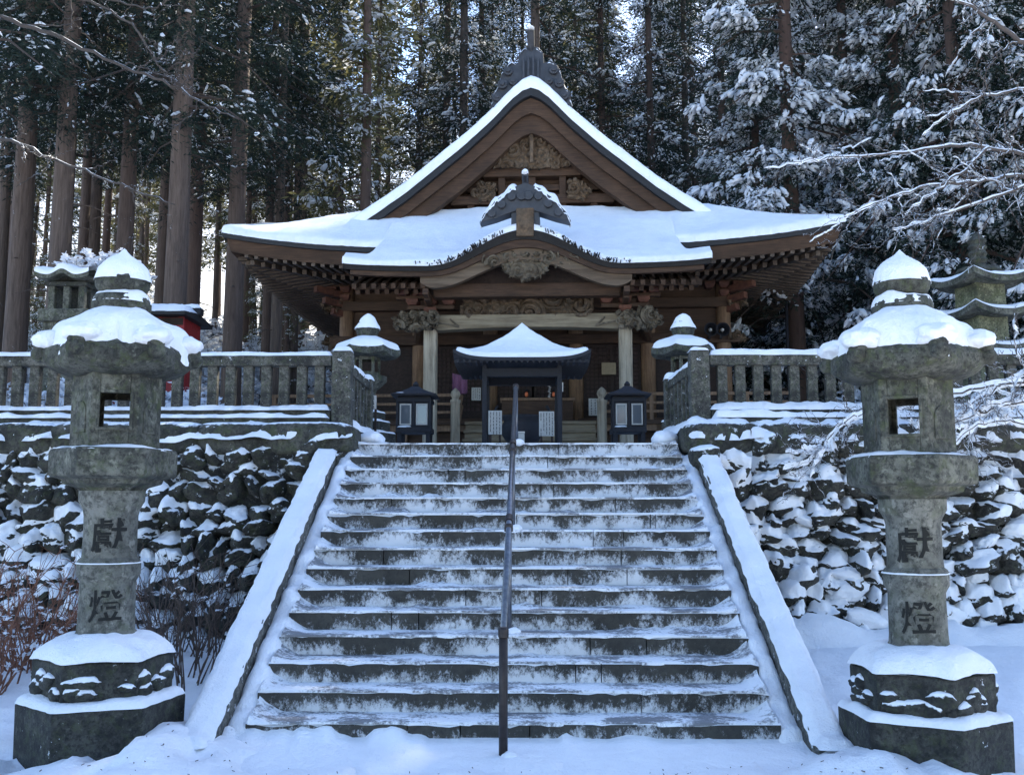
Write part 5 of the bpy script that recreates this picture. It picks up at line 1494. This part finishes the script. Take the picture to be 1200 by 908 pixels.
def crown_mesh(name, seed, z0, H, rmax, nb, nspray, ncard, snow, card=(.26, .065), droop=.35, top=.25, mats=None, clump=.22, shape=.75, snow_size=(.17, .11), limb=True, pads=0, pad=(.18, .11, .05), finger=.0):
    R = np.random.RandomState(seed); F = Foliage(); PD = []
    limbs = MB()
    for i in range(nb):
        f = (i+R.rand())/nb
        z = z0+(H-z0)*f
        rl = rmax*((1-f)**shape*(1-top)+top*(1-f))*min(1, .55+f*4)*R.uniform(.6, 1.1)+.15
        a = R.rand()*2*math.pi
        dirh = np.array((math.cos(a), math.sin(a), 0)); side = np.array((-dirh[1], dirh[0], 0))
        rise = R.uniform(-.05, .25)
        def pos(s): return np.stack([dirh[0]*rl*s, dirh[1]*rl*s, z+rl*(rise*s-droop*s*s)], -1)
        if limb:
            limbs.tube([pos(np.array(q)) for q in (0, .5, 1)], [.02+.012*rl, .012+.005*rl, .006], 4, cap=False)
        ns = max(2, int(nspray*rl/rmax*R.uniform(.7, 1.2)))
        s = R.uniform(.08 if z0 < 5 else .22, 1.05, ns)
        cs = pos(s)+R.randn(ns, 3)*np.array((.16, .16, .07))*rl*.45 + side*(R.randn(ns, 1)*.20*rl*(1.1-s[:, None]*.6))
        for c in cs:
            n = int(ncard*R.uniform(.6, 1.3)); cr = clump*R.uniform(.7, 1.35)
            o = R.randn(n, 3)*np.array((1, 1, .55))*cr
            out = unit(o*np.array((1, 1, .3))+dirh*.12+R.randn(n, 3)*.10); d = unit(out+np.array((0, 0, -.45))+R.randn(n, 3)*.35)
            nn = unit(np.cross(d, R.randn(n, 3)))
            L = card[0]*R.uniform(.6, 1.4, n); W = card[1]*R.uniform(.7, 1.5, n)
            F.addq(quads(c+o, d, nn, L, W), 0)
            heavy_ = R.rand() < .68
            for _ in range(R.poisson(pads*(1.4 if heavy_ else .15))):
                u_ = unit(R.randn(3)*np.array((1, 1, .5))+dirh*.3)
                c_ = c+u_*cr*np.array((1., 1., .45))*R.uniform(.3, 1.15)+np.array((0, 0, cr*R.uniform(.15, .6)))
                d_ = unit(u_*np.array((1, 1, 0))+dirh*.4+np.array((0, 0, -.25-finger*R.uniform(.2, 1.6)))+R.randn(3)*.15)
                PD.append((c_, d_, unit(np.array((0, 0, 1.))+dirh*.25+R.randn(3)*.2), np.array(pad)*R.uniform(.5, 1.3)))
            k = int(n*snow*2.6*(R.uniform(.5, 1.5) if R.rand() < .62 else .12))
            if k > 0:
                u2 = unit(R.randn(k, 3)+np.array((0, 0, .75)));  u2[:, 2] = np.abs(u2[:, 2])*1.0-.12
                o2 = u2*np.array((1.25, 1.25, .75))*cr*R.uniform(.75, 1.2, (k, 1))
                n2 = unit(u2*np.array((1, 1, 1.0))+np.array((0, 0, .45))+R.randn(k, 3)*.3); d2 = unit(dirh*.8+np.array((0, 0, -.7))+R.randn(k, 3)*.5); d2 = unit(d2-n2*(n2*d2).sum(1)[:, None])
                n2 = unit(n2-d2*(n2*d2).sum(1)[:, None])
                F.addq(quads(c+o2, d2, n2, snow_size[0]*R.uniform(.6, 1.4, k), snow_size[1]*.62*R.uniform(.6, 1.4, k)), 1)
    me = F.mesh(name, mats or [M['needle'], M['leaf_snow']])
    pm = None
    if PD:
        c, d, n, s = (np.array(q) for q in zip(*PD))
        n = unit(n-d*(n*d).sum(1)[:, None]); w = np.cross(n, d)
        V, Fc = ICO1; k = len(V); m = len(c)
        J = V[None]*(1+.5*(R.rand(m, k, 1)-.5))
        J[..., 2] -= .5*J[..., 0]**2                              # pads sag at their ends
        W = c[:, None]+J[..., :1]*s[:, None, :1]*d[:, None]+J[..., 1:2]*s[:, None, 1:2]*w[:, None]+J[..., 2:]*s[:, None, 2:]*n[:, None]
        T = (np.array(Fc)[None]+(np.arange(m)*k)[:, None, None]).reshape(-1)
        pm = bpy.data.meshes.new("snow_load"); pm.vertices.add(m*k); pm.vertices.foreach_set("co", W.astype(np.float32).ravel())
        pm.loops.add(len(T)); pm.loops.foreach_set("vertex_index", T.astype(np.int32)); nf = len(T)//3
        pm.polygons.add(nf); pm.polygons.foreach_set("loop_start", np.arange(0, nf*3, 3, dtype=np.int32)); pm.polygons.foreach_set("loop_total", np.full(nf, 3, dtype=np.int32))
        pm.polygons.foreach_set("use_smooth", np.ones(nf, bool)); pm.materials.append(M['leaf_snow']); pm.update(); pm.validate()
    return me, limbs, pm
def trunk_obj(H, r, seed, parent, mat, stubs=10, lean=0):
    R = random.Random(seed); b = MB()
    n = 26; k = 14; P = []
    for i in range(k):
        f = i/(k-1); P.append((.10*math.sin(f*5+seed)*f, .10*math.cos(f*4+seed)*f, -1.0+(H+1)*f))
    rad = [r*(1.0-.72*(i/(k-1)))*(1+.35*math.exp(-max(0, (i/(k-1))*H-1.0+.2)*1.6)) for i in range(k)]
    b.tube(P, rad, n)
    for q in range(stubs):
        z = R.uniform(1.5, H*.6); a = R.uniform(0, 6.28); L = R.uniform(.3, 1.3)
        b.tube([(0, 0, z), (math.cos(a)*L*.6, math.sin(a)*L*.6, z-.05), (math.cos(a)*L, math.sin(a)*L, z-.2*L)], [.022, .015, .006], 4, cap=False)
    return b.build("trunk", mat, parent, smooth=True, origin=(0, 0, 0))
KINDS = {}
def make_kind(key, H, z0, rmax, r, nb, nspray, ncard, snow, mat='bark', **kw):
    root = thing("cedar_tree", "cedar", "tree")
    tr = trunk_obj(H, r, len(KINDS)+3, root, M[mat], kw.pop('stubs', 10))
    me, limbs, pm = crown_mesh("crown", 40+len(KINDS)*7, z0, H, rmax, nb, nspray, ncard, snow, **kw)
    cr = bpy.data.objects.new("crown", me); COL.objects.link(cr); cr.parent = root
    if pm: po = bpy.data.objects.new("snow_load", pm); COL.objects.link(po); po.parent = cr
    if limbs.n: lm = limbs.build("limbs", M['bark_dark'], cr, origin=(0, 0, 0))
    KINDS[key] = [root, False, r]
def plant(key, x, y, label, group, diam=None, rot=None, s=1.0, name=None, sz=None, lean=(0, 0), zoff=0):
    root, used, r = KINDS[key]
    o = root if not used else copy_tree(root)
    KINDS[key][1] = True
    o.location = (x, y, float(ground_z(x, y))+zoff)
    o.rotation_euler = (lean[0], lean[1], rot if rot is not None else (x*13.7+y*3.1) % 6.28)
    o.scale = (s, s, sz or s)
    for c in o.children:
        if c.name.startswith("trunk") and diam: q = diam/2/r/s; c.scale = (q, q, 1)
        elif c.name.startswith("trunk"): c.scale = (1, 1, 1)
    tag(o, label, "tree", group)
    if name: o.name = name
    return o
NEED = [M['needle'], M['leaf_snow']]; SUNLIT_NEED = [M['needle_sunlit'], M['leaf_snow']]
make_kind('tall', 27, 7.6, 3.5, .30, 64, 6, 150, .015, pads=.8, pad=(.13, .04, .03), finger=.4, card=(.16, .027), droop=.5, clump=.36, snow_size=(.12, .08))
make_kind('tall2', 26, 9.0, 3.0, .28, 54, 6, 140, .02, pads=1.0, pad=(.13, .04, .03), finger=.4, card=(.16, .027), droop=.5, clump=.36, snow_size=(.13, .09))
make_kind('far', 22, 8.0, 2.1, .20, 30, 4, 44, .22, pads=1.0, pad=(.18, .11, .06), card=(.32, .07), mats=SUNLIT_NEED, snow_size=(.20, .13), stubs=14, clump=.36)
make_kind('far2', 20, 4.0, 2.0, .17, 34, 4, 42, .26, pads=1.4, pad=(.18, .11, .06), card=(.32, .07), mats=SUNLIT_NEED, snow_size=(.20, .13), stubs=16, clump=.36)
make_kind('dense', 25, 3.2, 2.6, .24, 92, 5, 150, .05, pads=2.2, pad=(.13, .045, .035), finger=.4, card=(.15, .025), droop=.45, mat='bark_dark', clump=.34, snow_size=(.12, .08))
make_kind('dense2', 23, 3.6, 2.3, .22, 80, 5, 150, .06, pads=3.2, pad=(.13, .045, .035), finger=.4, card=(.15, .025), droop=.55, mat='bark_dark', clump=.34, snow_size=(.12, .08))
make_kind('snowy', 21, 1.6, 2.4, .21, 90, 6, 120, .12, pads=9.5, pad=(.135, .045, .04), finger=.8, card=(.14, .024), droop=.6, mat='bark_dark', clump=.30, snow_size=(.12, .09))
make_kind('heavy', 15, .8, 3.2, .20, 74, 9, 110, .1, pads=11.0, pad=(.115, .038, .034), finger=1.1, card=(.15, .032), droop=.85, mat='bark_dark', clump=.22, snow_size=(.10, .065), shape=.6)

# the trunks one can tell apart, left to right: (px at y 300, depth, trunk diameter, kind, label)
G1 = "tall cedars behind the left balustrade"
for px, Y, d, key, lab in (
    (6, 24, .62, 'tall2', "cedar trunk cut by the edge of the picture behind the left balustrade"),
    (54, 23, .56, 'tall', "thick grey leaning cedar trunk rising behind the small stone shrine"),
    (80, 30, .38, 'tall2', "slim pale trunk between the thick grey trunk and a red barked one"),
    (93, 34, .55, 'tall2', "red barked cedar trunk right of a slim pale trunk, left of the jewel topped lantern"),
    (130, 25, .50, 'tall', "grey cedar trunk rising straight behind the leaning lantern's jewel"),
    (178, 31, .50, 'tall2', "dark reddish trunk half hidden behind a broad pale grey trunk"),
    (194, 22.5, .60, 'tall', "broad pale grey cedar trunk standing beside the red shrine's end"),
    (266, 26, .58, 'tall', "dark cedar trunk standing at the left tip of the hall eave"),
    (306, 33, .36, 'tall2', "dark trunk hugging a redder trunk behind the left eave"),
    (318, 31, .42, 'tall', "reddish trunk twinned with a dark one above the left eave"),
    (339, 35, .34, 'tall2', "straight dark trunk alone above the left eave snow"),
    (420, 29, .46, 'far', "tall bare reddish trunk rising from the left foot of the gable to the top"),
    (391, 38, .36, 'far2', "dim trunk just left of the tall bare reddish trunk"),
    (437, 40, .32, 'far', "thin trunk close right of the tall bare reddish trunk"),
    (484, 41, .40, 'far2', "knotty dark trunk over the middle of the gable's left slope"),
    (518, 36, .42, 'dense', "dark full cedar over the upper left slope of the gable"),
    (543, 33, .50, 'dense2', "dark full cedar close left of the ridge end tile"),
    (628, 34, .55, 'tall', "dark straight trunk directly behind the ridge pin"),
    (676, 38, .30, 'far2', "thin tree beside the bright sky gap right of the ridge"),
    (712, 35, .38, 'dense', "bushy dark cedar above the upper right slope of the gable"),
    (772, 34, .40, 'dense2', "dark cedar with bare lower trunk above the middle of the right slope"),
    (812, 36, .38, 'dense', "dark cedar above the right foot of the gable"),
    (857, 31, .40, 'dense2', "cedar with black bare trunk at the edge of the snow laden trees"),
    (900, 27, .34, 'snowy', "snow laden conifer above the right eave tip, nearest the dark cedars"),
    (955, 26, .38, 'snowy', "snow laden conifer behind the right eave tip"),
    (1010, 24, .38, 'snowy', "snow laden conifer above the jewel of the lantern by the pagoda"),
    (1075, 22, .40, 'snowy', "snow laden conifer between the lantern jewel and the drooping tree"),
    (942, 21.5, .42, 'snowy', "brown trunk standing beside a thin pole under the right eave"),
):
    x = ax(px, Y)
    plant(key, x, Y, lab, G1 if px < 350 else "trees rising behind the hall", d, s=1.15 if px == 942 else 1.0 if Y < 33 else 1.1)
# heavy drooping tree close on the right
plant('heavy', ax(1150, 19.5), 19.5, "drooping conifer heaped with snow behind the stone pagoda", "heavily snow laden conifers on the bank", .42, s=1.05)
plant('heavy', ax(1270, 18.5), 18.5, "drooping snow heaped conifer partly cut by the picture edge above the fallen branches", "heavily snow laden conifers on the bank", .42, s=.95)
plant('heavy', ax(1100, 26), 26.0, "drooping snow heaped conifer farther up the bank behind the lantern cap", "heavily snow laden conifers on the bank", .42, s=1.25)
plant('heavy', ax(1300, 21), 21, "drooping snow heaped conifer high at the picture edge", "heavily snow laden conifers on the bank", .42, s=1.25)

# the forest behind, trees nothing tells apart
R = random.Random(77); spots = []
def free(x, y, d):
    return all((x-a)**2+(y-b)**2 > d*d for a, b in spots)
tries = 0
while len(spots) < 134 and tries < 20000:
    tries += 1
    y = R.uniform(34, 64); px = R.uniform(-120, 1330) if len(spots) < 112 else R.choice((R.uniform(-420, -120), R.uniform(1330, 1550))); x = ax(px, y)
    if y < 42 and px > 380: continue
    if 735 < px < 765 and R.random() < .8: continue
    if free(x, y, 3.5 if px < 500 else 2.9): spots.append((x, y))
for i, (x, y) in enumerate(spots):
    px = 613+x*FPX/y
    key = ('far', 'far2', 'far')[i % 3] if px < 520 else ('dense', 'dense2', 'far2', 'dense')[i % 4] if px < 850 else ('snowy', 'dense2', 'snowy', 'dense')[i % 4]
    s = R.uniform(.9, 1.25)
    plant(key, x, y, "slender cedar among many in the sunlit forest far behind", "slender trees of the far forest", R.uniform(.28, .44), s=s)
R = random.Random(31); k = 0
while k < 44:
    y = R.uniform(27, 58); px = R.uniform(-40, 450) if k < 28 else R.uniform(860, 1250); x = ax(px, y)
    if abs(x) < 7 and y < 33: continue
    plant('far2', x, y, "young snow dusted cedar between the big trunks of the far forest", "young cedars of the far forest", .35, s=R.uniform(.22, .5)); k += 1
for k in range(26):
    y = R.uniform(52, 84); px = R.uniform(20, 345); x = ax(px, y)
    plant(('far2', 'far')[k % 2], x, y, "slender cedar among many in the sunlit forest far behind", "slender trees of the far forest", .36, s=R.uniform(.8, 1.1))
# side cedars; the first few and those behind the camera added for shade
for i, (x, y) in enumerate(((9.8, 24.6), (13.3, 25.5), (15.5, 29), (-9, -5), (-4.5, -9), (1, -11), (6, -8), (10, -4), (-13, 0), (13, 3), (-7, -16), (4, -17), (-13, 8), (-11.5, 19), (-13, 27), (-15, 22), (-10, 29), (11, 30), (14, 24), (17, 30), (-17, 31))):
    plant('tall' if x < 0 else 'snowy', x, y, "tall cedar of the grove margin, a set partly added for shade", "cedars at the margins, some added for shade", .5)

# ------------------------------------------------------------------ shrubs
def shrub_kind(key, seed, H, W, n, snow, mat, twig_r=.006, leafsnow=.09, name="snowy_shrub"):
    R = np.random.RandomState(seed); root = thing(name, "shrub", "shrub")
    b = MB(); F = Foliage(); tips = []
    for i in range(n):
        a = R.rand()*6.28; r0 = R.rand()**.5*W*.25
        p = np.array((math.cos(a)*r0, math.sin(a)*r0, -.1)); d = unit(np.array((math.cos(a)*R.uniform(.1, .7)*W/H, math.sin(a)*R.uniform(.1, .7)*W/H, 1.)))
        L = H*R.uniform(.55, 1.1); pts = [p]
        for k in range(6):
            d = unit(d+R.randn(3)*.16); p = p+d*L/6; pts.append(p.copy())
            if k > 1:
                for _ in range(2):
                    e = unit(d+R.randn(3)*.6); q = p+e*L*R.uniform(.08, .25)
                    b.tube([p, (p+q)/2+R.randn(3)*.01, q], [twig_r*.6, twig_r*.45, twig_r*.25], 3, cap=False); tips += [q, (p+q)/2]
        b.tube(pts, np.linspace(twig_r*1.5, twig_r*.5, len(pts)), 4, cap=False); tips += pts[2:]
    b.build("twigs", M[mat], root, origin=(0, 0, 0))
    T = np.array(tips); T = T[R.rand(len(T)) < snow]
    if len(T):
        k = 5
        C = np.repeat(T, k, 0)+R.randn(len(T)*k, 3)*np.array((.035, .035, .012))*leafsnow/.09
        D = unit(R.randn(len(C), 3)*np.array((1, 1, .3))); Nn = unit(np.array((0, 0, 1.))+R.randn(len(C), 3)*.4); Nn = unit(Nn-D*(Nn*D).sum(1)[:, None])
        F.addq(quads(C, D, Nn, leafsnow*R.uniform(.6, 1.4, len(C)), leafsnow*.7*R.uniform(.6, 1.4, len(C))), 0)
        me = F.mesh("snow", [M['leaf_snow']]); o = bpy.data.objects.new("snow", me); COL.objects.link(o); o.parent = root
    KINDS[key] = [root, False, 1]
def put(key, x, y, z, label, group, s=1.0, rot=0.0, cat="shrub"):
    root, used, _ = KINDS[key]
    o = root if not used else copy_tree(root); KINDS[key][1] = True
    o.location = (x, y, z); o.scale = (s, s, s); o.rotation_euler = (0, 0, rot); tag(o, label, cat, group); return o
shrub_kind('red_bush', 5, 1.25, 1.3, 46, .10, 'twig_red', .006, .05, "bare_shrub")
shrub_kind('twig_bush', 6, 1.15, .9, 26, .03, 'twig', .006, .05, "bare_shrub")
shrub_kind('under', 7, 1.7, 2.2, 46, .75, 'twig', .010, .16, "snowy_shrub")
shrub_kind('under2', 8, 1.2, 1.6, 30, .9, 'twig', .009, .17, "snowy_shrub")
gz_ = lambda x, y: float(ground_z(x, y))
for px, Y, s, lab in ((18, 9.0, 1.05, "tangle of bare reddish twigs left of the lantern, cut by the picture edge"), (62, 9.4, .95, "reddish bare shrub close behind the left lantern's plinth"), (-25, 8.4, .9, "low reddish shrub at the very edge of the picture")):
    put('red_bush', ax(px, Y), Y, gz_(ax(px, Y), Y), lab, "reddish bare shrubs", s, px)
for px, Y, s, lab in ((226, 9.0, 1.0, "clump of bare grey twigs between the lantern and the sloping parapet"), (196, 9.7, 1.0, "bare twigs rising just right of the lantern pillar"), (252, 9.9, .8, "thin bare twigs hard against the sloping parapet")):
    put('twig_bush', ax(px, Y), Y, gz_(ax(px, Y), Y), lab, "bare twig clumps by the parapet", s, px)
R = random.Random(5)
for i in range(120):
    if i < 94: px, Y = R.uniform(-60, 400), R.uniform(19, 48)
    else: px, Y = R.uniform(870, 1260), R.uniform(17, 34)
    x = ax(px, Y)
    if abs(x) < 6.6 and Y < 31: continue
    put(('under', 'under2')[i % 2], x, Y, gz_(x, Y), "snow covered undergrowth bush on the forest floor", "snow covered bushes of the forest floor", R.uniform(.7, 1.3), R.uniform(0, 6))
put('under2', ax(103, 17.6), 17.6, az(345, 17.6)-.2, "snow heaped bush between the small stone shrine roof and the leaning lantern", None, .75, 1)
for px, Y in ((186, 15.3), (206, 15.6), (60, 14.9), (95, 15.2), (225, 16.2)): put('under2', ax(px, Y), Y, 2.36, "snow covered undergrowth bush on the forest floor", "snow covered bushes of the forest floor", .95, px)

# ------------------------------------------------------------------ bare branching trees reaching in from the sides
def branch(b, sn, pts, r0, r1, t, R, depth=0, twigs=True, density=1.0, snow=True):
    P = np.array(pts, float); n = max(8, len(P)*5)
    s = np.linspace(0, len(P)-1, n); Q = np.stack([np.interp(s, np.arange(len(P)), P[:, k]) for k in range(3)], 1)
    for _ in range(2): Q[1:-1] = (Q[:-2]+Q[1:-1]*2+Q[2:])/4
    Q[1:-1] += np.array([[R.gauss(0, .012) for _ in range(3)] for _ in range(n-2)])
    rad = np.linspace(r0, r1, n); b.tube(Q, rad, 7)
    if snow and depth < 1+(R.random() < .35): snow_ribbon(sn, Q+np.array((0, 0, 1))*rad[:, None]*.55, 1.15*rad+.004, t, R.random()*50, res=.03, lum=.8, drop=.5)
    if twigs and depth < 2:
        L = np.linalg.norm(np.diff(Q, axis=0), axis=1).sum()
        for _ in range(int(L*(5 if depth == 0 else 6)*density)):
            i = R.randrange(n//6, n-1); d = unit(Q[min(i+1, n-1)]-Q[i-1]); perp = unit(np.array([R.gauss(0, 1), R.gauss(0, .7), R.gauss(.1, .8)]))
            e = unit(d*.9+perp*.8); l = R.uniform(.25, .8)*(1 if depth == 0 else .45); p = Q[i]
            pp = [p, p+e*l*.5+np.array((0, 0, R.uniform(-.05, .05))), p+unit(e+perp*.3)*l]
            branch(b, sn, pp, rad[i]*.5, .003, t*.6, R, depth+1, depth < 1, density, snow)
def bare_tree(name, label, trunk, limbs, r, seed, snow_t, density, cat="tree", group=None, snow=True):
    R = random.Random(seed); loc = trunk[0] if trunk else limbs[0][0][0]
    t = thing(name, label, cat, tuple(loc), group)
    sn = MB()
    if trunk:
        b = MB(); b.tube(trunk, np.linspace(r, r*.45, len(trunk)), 12); b.build("trunk", M['branch'], t, smooth=True)
    for pts, r0 in limbs:
        b = MB(); branch(b, sn, pts, r0, .006, snow_t*(r0/.03)**.5, R, 0, True, density, snow)
        b.build("limb" if trunk else "stick", M['branch'], t, smooth=True)
    if sn.n: sn.build("snow", M['snow'], t, smooth=True)
    return t
D = 10.5
tr = np.array(at(1330, 420, 12.2)); 
T0 = (tr[0], 12.3, 2.3)
def pl(lst, D0, D1): return [at(px, py, lerp(D0, D1, i/(len(lst)-1))) for i, (px, py) in enumerate(lst)]
up1, up2, up3 = at(1322, 230, 12.2), at(1300, 90, 12.1), at(1285, -60, 12)
bare_tree("bare_tree", "bare snow lined tree whose limbs reach in over the stone pagoda", [T0, at(1330, 420, 12.2), up1, up2, up3],
    [([up1]+pl([(1200, 178), (1130, 170), (1050, 180), (985, 184), (930, 190)], 11.5, 10.2), .032),
     ([up1]+pl([(1200, 203), (1150, 213), (1085, 217), (1020, 240), (990, 254)], 11.2, 10), .030),
     ([up1]+pl([(1210, 215), (1140, 240), (1075, 262), (1045, 268)], 10.6, 10), .022),
     ([up2]+pl([(1205, 55), (1165, 25), (1125, 2), (1080, -15)], 11, 10), .042),
     ([up2]+pl([(1200, 105), (1150, 112), (1110, 135), (1080, 160)], 11, 10.3), .022),
     (pl([(1158, 172), (1130, 200), (1095, 225), (1060, 250)], 10.9, 10.4), .020)], .17, 4, .017, .9)
L0 = (at(-110, 420, 11)[0], 11.9, 2.3)
l1, l2 = at(-95, 150, 11), at(-80, 0, 11)
_keep = M['branch']; M['branch'] = M['branch_bare']
bare_tree("bare_tree", "bare tree whose thin limbs cross the sky before the left cedar trunks", [L0, at(-105, 330, 11), l1, l2, at(-70, -120, 11)],
    [([l2]+pl([(0, 20), (65, 42), (135, 75), (200, 100), (240, 122), (280, 140)], 10.5, 9.6), .030),
     ([l1]+pl([(0, 160), (75, 192), (145, 218), (205, 240)], 10.5, 9.8), .024),
     ([l2]+pl([(40, -20), (115, 3), (165, 38), (188, 80), (200, 95)], 10.3, 9.8), .018),
     ([l2]+pl([(30, -40), (120, -2), (180, 12), (195, 0)], 10.3, 9.8), .016)], .12, 6, .012, .5, snow=False)
M['branch'] = _keep
def fallen(label, lists, seed):
    bare_tree("fallen_branch", label, None, [(pl(l, a, c), r) for l, a, c, r in lists], .03, seed, .05, 1.6, cat="branch", group="fallen branches on the wall")
fallen("snow covered fallen branch arching over the coping behind the lantern by the pagoda", [([(1215, 446), (1150, 452), (1090, 470), (1010, 482), (975, 505), (960, 540)], 10.6, 10.5, .022), ([(1205, 470), (1150, 482), (1110, 500), (1060, 520)], 10.5, 10.4, .020)], 3)
fallen("snow covered fallen branch at the picture edge on the wall top", [([(1230, 425), (1180, 448), (1130, 480), (1100, 510)], 10.7, 10.4, .024), ([(1225, 500), (1180, 492), (1140, 500), (1100, 528)], 10.5, 10.3, .018), ([(1225, 460), (1190, 470), (1150, 476)], 10.6, 10.4, .02)], 8)
# needles and bits of twig fallen on the snow at the foot of the stairs
R = random.Random(12); b = MB()
for q in range(190):
    x = R.uniform(-3.4, 3.3); y = 5.9+abs(R.gauss(0, .5)) if R.random() < .75 else R.uniform(6, 7.0)
    z = float(ground_z(x, y))+.006; a = R.uniform(0, 3.14); L = R.uniform(.004, .022)
    b.tube([(x, y, z), (x+math.cos(a)*L, y+math.sin(a)*L, z+R.uniform(0, .006))], R.uniform(.0015, .004), 3)
tag(b.build("litter", M['twig']), "scattered needles and twig bits on the trodden snow", "litter", kind="stuff")
# thin pole beside the brown trunk under the right eave
x = ax(929, 20.5); t = thing("thin_pole", "thin dark pole beside the brown trunk under the right eave", "pole", (x, 20.5, gz_(x, 20.5)))
b = MB(); b.tube([(x, 20.5, gz_(x, 20.5)-.2), (x+.01, 20.5, az(352, 20.5))], .035, 8); b.build("shaft", M['metal_dark'], t, smooth=True)
b = MB(); b.lathe([(.045, az(352, 20.5)-.02), (.045, az(352, 20.5)+.03), (.01, az(352, 20.5)+.06)], 8, x, 20.5); b.build("cap", M['metal_dark'], t)
# remove any prototype never planted
for k, (root, used, r_) in KINDS.items():
    if not used:
        for c in list(root.children_recursive)+[root]: bpy.data.objects.remove(c)
bpy.context.view_layer.update()
